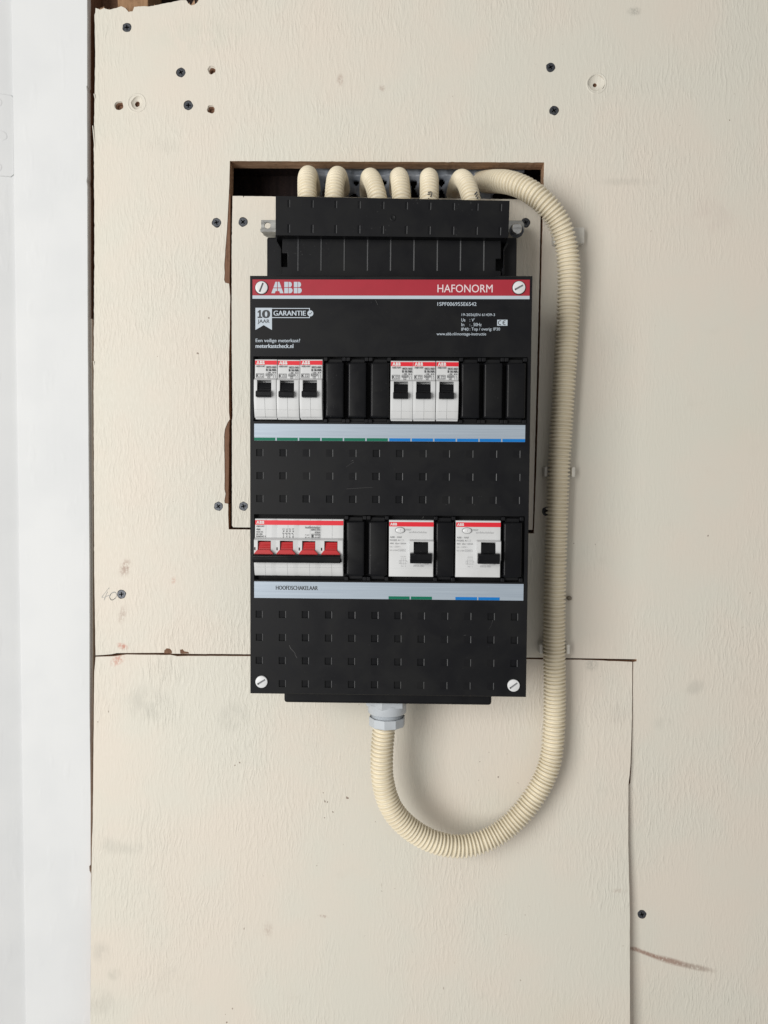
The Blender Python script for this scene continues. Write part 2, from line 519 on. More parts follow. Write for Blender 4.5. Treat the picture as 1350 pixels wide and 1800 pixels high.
M_PENCIL = speckled('pencil_line', (0.37, 0.38, 0.375, 1), 0.7, 0.05, 0.3, 500.0)
M_GREEN = speckled('green_print', lin(0, 104, 80), 0.5, 0.01, 0.25)
M_BLUE = speckled('blue_print', lin(6, 112, 188), 0.5, 0.01, 0.25)
M_DUST = speckled('scratch_pale', (0.06, 0.06, 0.06, 1), 0.7, 0.05)

def silver():
    m = mat('silver_label_film', (0.47, 0.54, 0.62, 1), 0.42, 0.25)
    t = NT(m)
    P = t.obj()
    n = t.noise(t.mapping(P, (0, 0, 0), (0, 0, 0), (16, 50, 1500)), 1.0, 3.0, 0.6)
    t.link(t.mix(t.ramp(n, 0.3, 0.7), (0.39, 0.455, 0.525, 1), (0.33, 0.39, 0.46, 1)), t.b.inputs['Base Color'])
    t.bump(n, 0.08, 0.0002)
    return m
M_SILVER = silver()

def zinc(name, c, r):
    m = mat(name, c, r, 0.9)
    t = NT(m)
    P = t.obj()
    n = t.noise(t.mapping(P, (0, 0, 0), (0, 0, 0), (60, 200, 400)), 1.0, 4.0, 0.6)
    t.link(t.mix(t.ramp(n, 0.3, 0.7), c, (c[0] * .6, c[1] * .6, c[2] * .6, 1)), t.b.inputs['Base Color'])
    t.link(t.ramp(n, 0.2, 0.8, r - 0.08, r + 0.15), t.b.inputs['Roughness'])
    return m
M_ZINC = zinc('zinc_plated_steel', (0.40, 0.40, 0.385, 1), 0.42)
M_BOLT = zinc('bright_bolt_steel', (0.72, 0.73, 0.73, 1), 0.24)
M_BRONZE = speckled('dull_nail_metal', (0.20, 0.17, 0.13, 1), 0.45, 0.05, 0.5, 900.0)
M_SCREW = mat('phosphated_screw', (0.052, 0.058, 0.068, 1), 0.42, 0.55)
_t = NT(M_SCREW)
_n = _t.noise(_t.obj(), 700.0, 3.0)
_t.link(_t.mix(_t.ramp(_n, 0.35, 0.7), (0.05, 0.055, 0.066, 1), (0.095, 0.10, 0.11, 1)), _t.b.inputs['Base Color'])
_t.bump(_n, 0.3, 0.0002)

def sealant_mat():
    m = mat('blue_grey_sealant', (0.34, 0.385, 0.46, 1), 0.35, spec=0.5)
    b = m.node_tree.nodes['Principled BSDF']
    t = NT(m)
    n = t.noise(t.obj(), 60.0, 2.0)
    t.link(t.mix(t.ramp(n, 0.3, 0.7), (0.42, 0.455, 0.51, 1), (0.25, 0.28, 0.325, 1)), b.inputs['Base Color'])
    return m
M_SEAL = sealant_mat()

# ------------------------------------------------------------------ the wall boards
def rough_line(a, b, step, amp, sd, y=None):
    """points from a to b (mm), the line slightly frayed"""
    L = math.hypot(b[0] - a[0], b[1] - a[1])
    n = max(1, int(L / step))
    out = []
    nx, nz = -(b[1] - a[1]) / L, (b[0] - a[0]) / L
    for i in range(n):
        u = i / n
        d = 0 if i == 0 else amp * (noise.noise((u * L * 0.35, sd, 0)) + 0.6 * noise.noise((u * L * 0.9, sd, 5)))
        out.append((a[0] + (b[0] - a[0]) * u + nx * d, a[1] + (b[1] - a[1]) * u + nz * d))
    return out

def outline(pts, step=4.0, amp=0.25, sd=1.0):
    out = []
    for i in range(len(pts)):
        out += rough_line(pts[i], pts[(i + 1) % len(pts)], step, amp, sd + i * 3.3)
    return out

def circle(cx, cz, r, n=20, wob=0.0, sd=0):
    return [(cx + r * (1 + wob * noise.noise((math.cos(2 * math.pi * k / n) * 1.6 + sd, math.sin(2 * math.pi * k / n) * 1.6, sd * 3.1))) * math.cos(2 * math.pi * k / n),
             cz + r * (1 + wob * noise.noise((math.cos(2 * math.pi * k / n) * 1.6 + sd, math.sin(2 * math.pi * k / n) * 1.6, sd * 3.1))) * math.sin(2 * math.pi * k / n)) for k in range(n)]

A0 = lambda px, py: at(px, py, 0)
SCREWS_MAIN = [(223, 48, 0.05), (318, 127, 0.5), (331, 185, 0.02), (968, 118, 0.5), (974, 194, 0.6), (380.5, 391, 0.3), (384, 890, 0.6), (213.5, 1044.5, 0.1), (1128.5, 1607.5, 0.3), (960.5, 899, 0.2)]
SCREWS_INSET = [(427, 390, 0.75), (428, 890, 0.25), (924, 391, 0.4)]
BT = 16.0                                                   # board thickness

# main board: frayed top left edge, an opening for the unit, an L round the lower board
top = [A0(*p) for p in [(166, 30), (168, 14), (176, 17), (183, 14), (192, 17), (205, 14), (213, 11), (221, 15), (226, 21), (233, 20), (236, 12), (250, 11), (262, 11.5), (280, 8), (297, 4.5),
                        (310, 2), (318, 0), (327, 0), (331, 6), (336, 9.5), (342, 8), (348, 3), (351, -8), (356, -20), (372, -30), (420, -60)]]
xr = 470.0
right_corner = [(A0(420, -60)[0], 520.0), (xr, 520.0), (xr, -600.0)]
low_r = A0(1113, 1161)
main_pts = top + right_corner + [(low_r[0] + 1.0, -600.0), (low_r[0] + 0.5, A0(1112, 1385)[1]), (low_r[0] + 1.2, low_r[1] + 1.5),
                                 A0(1119, 1158), A0(1119, 1161.5)]
main_pts = top + right_corner + [(low_r[0] - 14.0, -600.0), (A0(1096, 1392)[0], A0(1110, 1392)[1]), A0(1108, 1376), A0(1109.4, 1345), A0(1111.8, 1270), A0(1113.2, 1163.5), A0(1119, 1162.5), A0(1119, 1158.8)]
seam_up = [A0(*p) for p in [(1030, 1157.2), (925, 1155.8), (700, 1152.8), (440, 1150), (300, 1149), (299, 1148.5), (296, 1147.5), (291, 1147.3), (288, 1147.5), (260, 1147.6), (205, 1148), (196, 1150), (168, 1152)]]
left_up = [A0(*p) for p in [(165.5, 1000), (164.5, 700), (166, 420), (165, 250), (166.5, 150), (167.5, 90)]]
main_outline = outline(main_pts[:len(top)], 9, 0.35, 1)[:-1]
main_outline = []
for i in range(len(top) - 1):
    main_outline += rough_line(top[i], top[i + 1], 1.6, 0.45, i * 2.2)
main_outline += [top[-1]] + main_pts[len(top):]
for i, p in enumerate(seam_up):
    nx_ = seam_up[i + 1] if i + 1 < len(seam_up) else left_up[0]
    main_outline += rough_line(p, nx_, 5.0, 0.28, 40 + i)
lu = left_up + [top[0]]
for i in range(len(lu) - 1):
    main_outline += rough_line(lu[i], lu[i + 1], 3.0, 0.35, 70 + i * 1.7)

op = [(404, 283), (403.2, 320), (402, 345), (400.5, 375), (398.5, 410), (396, 440), (394.3, 465), (395, 480), (394, 492), (396, 497), (402.5, 498.5), (404.5, 520),
      (404, 560), (402.5, 640), (402.5, 725), (403.8, 737), (400, 743), (395.5, 754), (394, 768), (394.5, 800), (395, 836), (394.6, 860), (396.5, 868), (394.4, 880), (395, 884.5), (401, 885.5), (401, 905), (402, 930.5),
      (560, 932), (760, 934.5), (938.5, 937.6), (943, 820), (948, 640), (952.5, 440), (955.5, 330), (956.5, 285.5)]
opn = [A0(*p) for p in op]
opening = []
for i in range(len(opn)):
    opening += rough_line(opn[i], opn[(i + 1) % len(opn)], 3.5, 0.28, 120 + i)

HOLES = [(372, 122.5, 3.7, 1.9, ''), (371, 192, 3.7, 2.3, ''), (209.5, 185.5, 4.0, 2.6, ''), (240.5, 180.5, 5.4, 2.1, ''), (1048, 146, 7.2, 1.6, '')]
hole_loops = []
hole_c = []
for k, (px, py, r1, r2, _) in enumerate(HOLES):
    x, z = A0(px, py)
    hole_c.append((x, z))
    hole_loops.append(circle(x, z, r1, 20, 0.22, k + 1))
mb = MB()
mb.poly(main_outline, 0.0, BT, [opening] + hole_loops + [circle(*at(p[0], p[1], -0.2), 4.12, 24, 0.16, p[1]) for p in SCREWS_MAIN])
for i, f in enumerate(mb.f):                                # faces of the cut edges are bare wood
    ys = {mb.v[j][1] for j in f}
    if len(ys) > 1:
        mb.m[i] = 1
main_board = obj('plywood_board', mb, [M_BOARD, M_RAW], weld=True)
tag(main_board, 'large cream painted plywood board with a cut-out around the black unit', 'board')

for k, (px, py, r1, r2, _) in enumerate(HOLES):
    x, z = hole_c[k]
    h = MB()
    dx = (0.7, 0.2, 0.3, -0.4, -0.9)[k]; dz = (-0.9, -0.5, -0.3, -0.3, -1.0)[k]
    n = 20
    prof = [(r1 * 1.01, 0.0), (r1 * 0.97, 0.5), (r2 * 1.25 + (r1 - r2) * 0.35, 1.7), (r2 * 1.08, 2.3), (r2, 2.8), (r2 * 0.85, 4.6), (0.05, 5.2)]
    vs = []
    for j, (r, y) in enumerate(prof):
        u = min(1.0, y / 3.0)
        for q in range(n):
            a = 2 * math.pi * q / n
            rr = r * (1 + (0.22 if k != 4 else 0.05) * noise.noise((math.cos(a) * 1.6 + k + 1, math.sin(a) * 1.6, (k + 1) * 3.1)))
            vs.append((x + dx * u + rr * math.cos(a), y, z + dz * u + rr * math.sin(a)))
    cut = 4 if k in (3, 4) else 3
    h.add(vs, [(j * n + q, j * n + (q + 1) % n, (j + 1) * n + (q + 1) % n, (j + 1) * n + q) for j in range(len(prof) - 1) for q in range(n)])
    h.m = [0 if i // n < cut - 1 else 1 for i in range(len(h.f))]
    ho = obj('screw_hole', h, [M_BOARD, M_CHIP], main_board, smooth=50)
    if k in (3, 4):                                         # raised ring of old paint round the big plugs
        h = MB()
        rr = r1 * (1.16 if k == 4 else 1.45)
        h.lathe([(rr + 0.9, -0.01), (rr + 0.35, -0.45), (rr - 0.25, -0.40), (rr - 0.8, -0.01)], x + (0.2 if k == 4 else 0), z - 0.3, 32, 0, 0.05, k)
        obj('paint_ring', h, M_BOARD, main_board, smooth=60)

# bare-wood chips along the left edge of the opening, set a little below the paint
def chip(pts, sd):
    m = MB()
    P = []
    q = [A0(*p) for p in pts]
    for i in range(len(q)):
        P += rough_line(q[i], q[(i + 1) % len(q)], 3.0, 0.2, sd + i)
    m.poly(P, lambda p: 0.5 + 0.35 * noise.noise((p[0] * .3, p[1] * .06, sd)), 9.0)
    obj('bare_wood_chip', m, M_CHIP, main_board)
chip([(402, 342), (399, 375), (397, 410), (394.5, 440), (392.5, 465), (392, 494), (395, 499), (403.2, 499.5), (404.2, 440), (404.5, 380), (404.6, 340)], 11)
chip([(403.2, 736), (399, 742), (394, 753), (392.5, 768), (392.7, 836), (393, 884), (396, 887.5), (401.4, 887), (402, 830), (402.6, 770)], 23)
for pts in ([(288.5, 1148.4), (289, 1143), (293, 1139.5), (299, 1140.5), (302, 1144), (302.5, 1148.6)], [(317, 1148.6), (316.5, 1142), (321, 1141), (324, 1145), (331, 1146), (333, 1148.9)]):
    m = MB()
    m.poly(outline([A0(*p) for p in pts], 1.2, 0.3, pts[0][0]), -0.06, 0.4)
    obj('bare_wood_chip', m, M_CHIP, main_board)
# torn fibres along the broken top edge
m = MB()
for i in range(46):
    px = random.choice([random.uniform(168, 238), random.uniform(222, 236), random.uniform(328, 350), random.uniform(168, 300)])
    py = {True: 15.0, False: 9.0}[px < 240] if px < 320 else 5.0
    if 222 < px < 236:
        py = 20
    x, z = A0(px, py + random.uniform(-2, 2))
    l = random.uniform(0.8, 3.2)
    a = random.uniform(-0.7, 0.7)
    wdt = random.uniform(0.3, 0.9)
    m.add([(x - wdt, 0.6, z - 1.6), (x + wdt, 0.5, z - 1.6), (x + math.sin(a) * l, 1.5, z + math.cos(a) * l), (x, 4, z)], [(0, 1, 2), (1, 3, 2), (3, 0, 2)])
fib = obj('torn_wood_fibres', m, M_RAW, main_board)
fib['kind'] = 'stuff'
m = MB()
for px, py, l, a, wd in [(164.5, 250, 28, 4, 1.1), (166.5, 172, 6, 2, .8), (165.5, 640, 5, 0, .6)]:
    x, z = A0(px, py)
    x1, z1 = A0(px + a, py - 0)
    m.add([(x - .5, -1.2, z + l * .5), (x + .1, -1.2, z + l * .5), (x + a * .5 + .3, 0.3, z - l * .5), (x + a * .5 - .8, 0.3, z - l * .5), (x, 1.0, z + l * .4)], [(0, 1, 2, 3), (1, 4, 2), (0, 3, 4)])
obj('wood_splinter', m, M_BOARD, main_board)

# lower board, leaning out a little towards its foot
TILT = 0.042
zs0 = A0(600, 1156)[1]
def low_y(p):
    return -max(0.0, (zs0 - p[1])) * TILT
def AL(px, py):
    y = 0.0
    for _ in range(4):
        x, z = at(px, py, y)
        y = low_y((x, z))
    return x, z
lo = [(1111.5, 1163.5), (1111, 1260), (1108.5, 1340), (1106.8, 1362), (1104.6, 1380), (1104.2, 1480), (1107, 1600), (1107.3, 1800)]
lo_t = [(168, 1154.5), (200, 1153.5), (222, 1150.5), (300, 1151.2), (312, 1153.6), (332, 1153), (440, 1153.4), (700, 1156), (925, 1158.6), (1040, 1160.2)]
lo_l = [(158.8, 1800), (160.2, 1600), (161.5, 1490), (163.2, 1440), (164.4, 1300), (165.8, 1180)]
LP = []
seq = [AL(*p) for p in lo_t + lo]
last = seq[-1]
seq += [(last[0], -600.0), (AL(158.8, 1800)[0], -600.0)] + [AL(*p) for p in lo_l]
for i in range(len(seq)):
    LP += rough_line(seq[i], seq[(i + 1) % len(seq)], 5.0, 0.25, 200 + i)
mb = MB()
mb.poly(LP, low_y, 17.0)
for i, f in enumerate(mb.f):
    if len({round(mb.v[j][1], 3) for j in f}) > 1 and any(mb.v[j][1] > 16 for j in f):
        mb.m[i] = 1
lower_board = obj('plywood_board', mb, [M_LOWER, M_RAW])
tag(lower_board, 'cream painted plywood board below the horizontal joint, under the unit', 'board')

# inset plate behind the unit
ins = [(408.5, 344), (427, 344.2), (428, 347), (429, 344.3), (700, 347), (951, 350.5), (948.5, 480), (944, 660), (938, 880), (936.5, 931.5), (760, 930), (409.5, 927), (407.5, 924), (407.5, 740), (408.5, 730), (407, 600), (407, 440)]
q = [A0(*p) for p in ins]
IP = []
for i in range(len(q)):
    IP += rough_line(q[i], q[(i + 1) % len(q)], 2.5, 0.22, 300 + i)
mb = MB()
mb.poly(IP, 0.6, 12.0, [circle(*at(p[0], p[1], 0.4), 4.12, 24, 0.16, p[1]) for p in SCREWS_INSET])
for i, f in enumerate(mb.f):
    if len({mb.v[j][1] for j in f}) > 1:
        mb.m[i] = 1
inset_board = obj('plywood_board', mb, [M_INSET, M_RAW])
tag(inset_board, 'narrow cream painted plywood plate fitted in the cut-out directly behind the unit', 'board')

# screws in the boards
def screw(px, py, rot, parent, y0=-0.2, sunk=0.0):
    x, z = at(px, py, y0)
    m = MB()
    R = 4.0
    cr = []
    w_, l_ = 0.55, 2.2
    for k in range(4):
        a = rot + k * math.pi / 2
        for (u, v) in [(l_, -w_ * .8), (l_, w_ * .8), (w_, w_)]:
            cr.append((x + u * math.cos(a) - v * math.sin(a), z + u * math.sin(a) + v * math.cos(a)))
    y = y0 + sunk
    m.poly(circle(x, z, R * 0.93, 28), y, None, [cr])
    nn = len(cr)
    m.add([(p[0], y, p[1]) for p in cr] + [(x + (p[0] - x) * 0.45, y + 1.9, z + (p[1] - z) * 0.45) for p in cr],
          [(i, (i + 1) % nn, nn + (i + 1) % nn, nn + i) for i in range(nn)] + [list(range(nn, 2 * nn))])
    for k in range(len(m.m) - nn - 1, len(m.m)):
        m.m[k] = 1  # cross recess blackened, standing in for the shade inside it
    m.lathe([(R * 0.93, y), (R, y + 0.25), (R * 0.98, y + 0.5), (1.8, y + 3.4), (1.6, y + 9)], x, z, 28)
    o = obj('screw', m, [M_SCREW, M_BLACKM], parent, smooth=35)
    return o
for px, py, r in SCREWS_MAIN:
    screw(px, py, r, main_board)
for px, py, r in SCREWS_INSET:
    screw(px, py, r, inset_board, 0.4)

# bent nail stub right of the conduit
x, z = A0(998, 1052)
m = MB()
m.lathe([(0.02, -3.2), (1.7, -3.2), (2.2, -2.6), (1.9, -1.4), (1.3, -0.8), (1.2, 2)], x, z, 14, 0, 0.25, 5)
m.v = [(v[0] + max(0, -v[1]) * 0.35, v[1], v[2] + max(0, -v[1]) * 0.25) for v in m.v]
obj('nail', m, M_BRONZE, main_board, smooth=40)
# pencilled 40
m = MB()
def pen(pts, n=5):
    P = [A0(*p) for p in pts]
    out = []
    for i in range(len(P) - 1):
        p0 = P[max(0, i - 1)]; p1 = P[i]; p2 = P[i + 1]; p3 = P[min(len(P) - 1, i + 2)]
        for k in range(n):
            t = k / n
            out.append(tuple(0.5 * ((2 * p1[j]) + (-p0[j] + p2[j]) * t + (2 * p0[j] - 5 * p1[j] + 4 * p2[j] - p3[j]) * t * t + (-p0[j] + 3 * p1[j] - 3 * p2[j] + p3[j]) * t ** 3) for j in (0, 1)))
    out.append(P[-1])
    return out
m.ribbon(pen([(192, 1033), (184, 1043), (179, 1050), (184, 1049.5), (192, 1046)]), 0.45, -0.12, 0.4)
m.ribbon(pen([(189, 1040), (186, 1047), (183, 1055)]), 0.45, -0.13, 0.4)
m.ribbon(pen([(203, 1041), (196, 1043), (192.5, 1049), (196, 1054.5), (202, 1052), (205, 1046), (202, 1040.5), (196, 1042.5), (193, 1050), (197, 1055), (203, 1051)]), 0.42, -0.14, 0.4)
obj('pencil_writing', m, M_PENCIL, main_board, weld=False)

# ------------------------------------------------------------------ behind the boards
m = MB()
m.box(-330, 480, 60, 64, -620, 540)
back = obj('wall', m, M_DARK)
back['kind'] = 'structure'
m = MB()
bx0 = at(206, 10, 17)[0]; bx1 = at(260, 10, 17)[0]
m.box(bx0, bx1, 17.5, 58, at(230, 60, 17)[1], 525)
beam = obj('wooden_batten', m, M_BEAM, bevel=1.0)
tag(beam, 'bare brown wooden batten showing above the broken top left corner', 'batten')
m = MB()
bx0 = at(168, 10, 17)[0]; bx1 = at(204, 10, 17)[0]
m.box(bx0 - 20, bx1, 30, 59, at(230, 60, 17)[1], 525)
beam = obj('wooden_batten', m, M_CHIP, bevel=1.0)
tag(beam, 'dark brown wood in the gap beside the white frame, above the board corner', 'batten')
m = MB()                                                     # roof of the cavity, a rough timber just above the opening
x0, z0 = A0(404, 283); x1, z1 = A0(956, 285)
m.box(x0 - 30, x1 + 30, 17, 58, z0 + 9, z0 + 60)
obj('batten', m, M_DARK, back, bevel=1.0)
m = MB()                                                     # rail behind the joint between the boards
m.box(-265, 320, 17.2, 45, zs0 - 30, zs0 + 25)
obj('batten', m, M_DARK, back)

# ------------------------------------------------------------------ white frame at the left
fr = thing('door_frame', 'white painted door frame with a painted hinge along the left edge', 'door frame', (-330, 0, -600))
FY = -4.0
def AF(px, py):
    return at(px, py, FY)
e = [(153.4, -80), (153.4, 150), (152.2, 152), (153.2, 160), (153.6, 310), (152.4, 318), (153.6, 326), (154.5, 600), (157.5, 1000), (157.6, 1240), (159.5, 1400), (159.6, 1520), (157, 1523), (157.5, 1530), (160.2, 1535), (160.4, 1600), (159.6, 1720), (158.9, 1900)]
E2 = [AF(*p) for p in e]
fl = AF(33, 900)[0]
m = MB()
P = [(fl, E2[0][1])]
for i in range(len(E2) - 1):
    P += rough_line(E2[i], E2[i + 1], 6, 0.12, 400 + i)
P += [E2[-1], (fl, E2[-1][1])]
m.poly(P, FY, 4.0)
obj('jamb', m, M_WHITE, fr, bevel=1.6, seg=4)
m = MB()
m.poly([(p[0] + 0.25, p[1]) for p in [(fl, E2[0][1])] + E2 + [(fl, E2[-1][1])]], 4.1, 58)
obj('gap_shade_stud', m, M_CHIP, fr)  # dark wood added behind the jamb to deepen the shade in the gap
m = MB()
SLOPE = 0.30
strip_y = lambda x: FY + 2.2 - SLOPE * max(0.0, fl - x)
m.add([(x, y, z) for z in (-610, 540) for x, y in ((fl + 0.5, FY + 2.2), (fl - 40, strip_y(fl - 40)), (fl - 60, strip_y(fl - 40) - 1), (fl - 60, 20), (fl + 0.5, 20))],
      [(0, 1, 6, 5), (1, 2, 7, 6), (2, 3, 8, 7), (3, 4, 9, 8), (4, 0, 5, 9), (0, 1, 2, 3, 4), (5, 6, 7, 8, 9)])
obj('rebate_strip', m, M_WHITE, fr)
m = MB()
xa = AF(-20, 240)[0]; xb = AF(23, 240)[0]
za = AF(10, 166)[1]; zb = AF(10, 311)[1]
m.poly([(xa, za), (xb - 1.5, za), (xb, za - 1.5), (xb, zb + 3), (xb - 3, zb), (xa, zb)], lambda p: strip_y(p[0]) - 1.1, FY + 2.6)
hin = obj('hinge_leaf', m, M_WHITE, fr, bevel=0.7, seg=3)
for px, py in [(5, 240), (-3, 296), (-3, 182)]:
    m = MB()
    x, z = AF(px, py)
    m.lathe([(4.4, 0.05), (4.1, -0.22), (3.4, -0.26), (1.5, -0.2), (0.02, -0.2)], x, z, 24, 0, 0.1, px)
    m.v = [(v[0], v[1] + strip_y(v[0]) - 1.1, v[2]) for v in m.v]
    obj('hinge_screw', m, M_WHITE, hin, smooth=60)
# cream-painted filler between the frame and the board
m = MB()
L_ = [(157, 560), (159.5, 1000), (159.7, 1240), (161.2, 1400), (161.5, 1500)]
R_ = [(161.8, 560), (163.4, 1000), (163.0, 1240), (162.8, 1400), (162.6, 1500)]
m.poly([at(p[0] - 3, p[1], 1.0) for p in L_] + [at(p[0], p[1], 1.0) for p in R_[::-1]], 1.0, 10.0)
obj('filler_strip', m, M_BOARD, fr, bevel=0.6)

# ------------------------------------------------------------------ the black unit
YF = -90.0
DB = thing('distribution_board', 'black plastic electrical distribution board with red header band, mounted on the wall', 'distribution board', (0, 0, -180))

# base housing: tray behind the face plate, lip at the bottom, shoulders at the top
m = MB()
m.box(-103.4, 103.2, -52, -0.5, -160, 206.5)
base = obj('base_housing', m, M_BLACK, DB, bevel=1.5, seg=3)
m = MB()
m.box(-86, 85.2, -70, -4, -178.3, -160.5)
obj('bottom_flange', m, M_BLACK, DB, bevel=2.4, seg=4)
m = MB()
m.box(-106.2, 106.2, -83.4, -52.5, -159, 163)
obj('side_wall', m, M_BLACK, DB)

# face plate with windows and knock-out pits
wins = [(-107.3, 107.2, 51.9, 102.6), (-106.9, 106.8, -73.7, -21.4)]
pits = []
PW = 5.6
deep_mid = {(0, 0), (1, 0), (0, 1), (1, 1), (0, 2), (1, 2), (4, 2), (5, 0), (5, 1), (5, 2), (6, 0), (6, 1), (6, 2), (7, 1), (7, 2), (3, 2), (2, 2)}
for c in range(12):
    for r in range(3):
        xr_ = -99.4 + 18.37 * c + random.uniform(-.12, .12); zc = 27.2 - 18.1 * r
        pits.append((xr_ - PW, xr_, zc - PW / 2, zc + PW / 2, 'pit' if (c, r) in deep_mid else 'ramp'))
    for r in range(4):
        if r == 3 and c in (0, 11):
            continue
        xr_ = -99.9 + 18.42 * c + random.uniform(-.12, .12); zc = -101.1 - 18.55 * r
        pits.append((xr_ - PW, xr_, zc - PW / 2, zc + PW / 2, 'ramp' if c in (8, 9) or (c == 10 and r > 1) or (c == 7 and r in (0, 3)) else 'pit'))
def pit_plate(m, x0, x1, z0, z1, y0, y1, wins, pits, cham=0.7):
    xs = {x0 + cham, x1 - cham}; zs = {z0 + cham, z1 - cham}
    R = [w + ('win',) for w in wins] + pits
    for a, b, c, d, k in R:
        xs |= {a, b}; zs |= {c, d}
    xs = sorted(xs); zs = sorted(zs)
    for i in range(len(xs) - 1):
        for j in range(len(zs) - 1):
            mx, mz = (xs[i] + xs[i + 1]) / 2, (zs[j] + zs[j + 1]) / 2
            if any(a < mx < b and c < mz < d for a, b, c, d, k in R):
                continue
            m.quad(xs[i], xs[i + 1], zs[j], zs[j + 1], y0)
    o_ = [(x0, z0), (x1, z0), (x1, z1), (x0, z1)]
    i_ = [(x0 + cham, z0 + cham), (x1 - cham, z0 + cham), (x1 - cham, z1 - cham), (x0 + cham, z1 - cham)]
    m.add([(p[0], y0, p[1]) for p in i_] + [(p[0], y0 + cham, p[1]) for p in o_] + [(p[0], y1, p[1]) for p in o_],
          [(k, (k + 1) % 4, 4 + (k + 1) % 4, 4 + k) for k in range(4)] + [(4 + k, 4 + (k + 1) % 4, 8 + (k + 1) % 4, 8 + k) for k in range(4)])
    for a, b, c, d, k in R:
        if k == 'win':
            ya = yb = y1; floor = False
        elif k == 'pit':
            ya = y0 + 0.9; yb = y0 + 1.4; floor = True
        else:
            ya = y0 + 0.02; yb = y0 + 0.35; floor = True
        if k == 'win':
            m.add([(a, y0, c), (b, y0, c), (b, y0, d), (a, y0, d), (a, y1, c), (b, y1, c), (b, y1, d), (a, y1, d)], [(0, 1, 5, 4), (1, 2, 6, 5), (2, 3, 7, 6), (3, 0, 4, 7)])
            continue
        cw = 0.5; yc = y0 + 0.17                            # right lip tilted and paler, a highlight built into the edge
        q = [(a, y0, c), (b - cw, y0, c), (b - cw, y0, d), (a, y0, d), (a, ya, c), (b - cw, yb, c), (b - cw, yb, d), (a, ya, d), (b, y0, c), (b, y0, d), (b - cw, yc, c), (b - cw, yc, d)]
        m.add(q, [(0, 1, 5, 4), (2, 3, 7, 6), (3, 0, 4, 7), (4, 5, 6, 7), (10, 11, 6, 5), (1, 8, 10), (9, 2, 11)])
        m.mi = 1
        m.add([q[8], q[9], q[11], q[10]], [(0, 1, 2, 3)])
        m.mi = 0
m = MB()
pit_plate(m, -110, 110, -165.2, 165.2, YF, YF + 3.2, wins, pits)
face = obj('faceplate', m, [M_BLACK, M_GLINT], DB)
YP = YF - 0.12

# header
m = MB(); m.box(-107.9, 107.9, YF - 0.10, YF + 0.5, 149.9, 162.2)
obj('red_band', m, M_REDBAND, face)
m = MB(); m.box(-107.9, 107.9, YF - 0.11, YF + 0.5, 147.3, 149.85)
obj('silver_stripe', m, M_PRINTL, face)
AP = lambda px, py: at(px, py, YP)
def tbox(m, s, x0, y0, x1, y1, bold=0.0, y=YP - 0.1):
    """text between two photographed corners on the face plate"""
    a = at(x0, y0, y); b = at(x1, y1, y)
    text(m, s, a[0], b[0], min(a[1], b[1]), max(a[1], b[1]), y, bold)
m = MB()
a = at(477, 516, YP); b = at(530.5, 495.5, YP)
logo(m, a[0], b[0], a[1] + 0.2, b[1], YP - 0.12)
obj('logo', m, M_PRINTL, face, weld=False)
m = MB()
tbox(m, 'HAFONORM', 769, 514, 866, 500.2, 0.004)
obj('header_lettering', m, M_PRINTP, face, weld=False)
m = MB()
# guarantee badge
x0, z0 = AP(449, 541); x1, z1 = AP(478, 580); xm, zm = AP(463.5, 571.5)
badge_y = YF - 0.1
m.poly([(x0, z0), (x0, z1), (xm, zm), (x1, z1), (x1, z0)], badge_y)
xe, ze = AP(546, 541.8); _, zf = AP(546, 559)
m.quad(x1 + 0.05, xe - 1.2, z0 - 0.75, z0 - 0.15, badge_y)
m.quad(x1 + 0.05, xe - 1.2, zf, zf + 0.6, badge_y)
m.quad(xe - 1.2, xe - 0.6, zf, zf + 1.8, badge_y); m.quad(xe - 1.2, xe - 0.6, z0 - 1.9, z0 - 0.15, badge_y)
xc, zc = AP(545.5, 550.8)
m.disc(xc, zc, 2.35, badge_y - 0.02, 28)
tbox(m, 'GARANTIE', 481, 554.8, 537.5, 546.2, 0.022)
tbox(m, 'Een veilige meterkast?', 449.5, 603.3, 527.5, 595.5, 0.010)
tbox(m, 'meterkastcheck.nl', 449.5, 611.6, 515.5, 604.6, 0.022)
tbox(m, '1SPF006955E6542', 769, 537.6, 837.5, 531.2, 0.010)
tbox(m, '19-2026|EN 61439-3', 811.5, 556.9, 870, 551, 0.004)
tbox(m, 'Ue', 811, 565.2, 818, 559.6, 0.004)
tbox(m, ':', 825.5, 565, 826.5, 561, 0.004)
tbox(m, "V'", 829, 565.2, 834, 559.6, 0.004)
tbox(m, 'In', 811, 573.4, 816, 567.6, 0.004)
tbox(m, ': . 50Hz', 825.5, 573.4, 846.5, 567.6, 0.004)
tbox(m, 'IP40', 811, 581.5, 823.5, 576, 0.004)
tbox(m, ': Top / overig: IP30', 825.5, 582.6, 879, 575.8, 0.004)
tbox(m, 'www.abb.nl/montage-instructie', 767.5, 591, 854.5, 584.4, 0.006)
x0, z0 = AP(874, 562); x1, z1 = AP(892, 572.6)
m.quad(x0, x1, z1, z0, badge_y)
obj('lettering', m, M_PRINTL, face, weld=False)
m = MB()
yk = YF - 0.2
tbox(m, '0', 461.5, 559.2, 473.8, 544.8, 0.045, yk)
m.poly([AP(*p) for p in [(452.5, 548.5), (456, 545), (458.4, 545), (458.4, 556.6), (461, 556.6), (461, 559), (452.8, 559), (452.8, 556.6), (455.4, 556.6), (455.4, 548.6), (453.8, 550)]], yk)
tbox(m, 'JAAR', 453, 567.7, 473.7, 561.5, 0.012, yk)
m.ribbon([(xc - 1.15, zc + 0.1), (xc - 0.35, zc - 0.75), (xc + 1.2, zc + 0.85)], 0.5, yk)
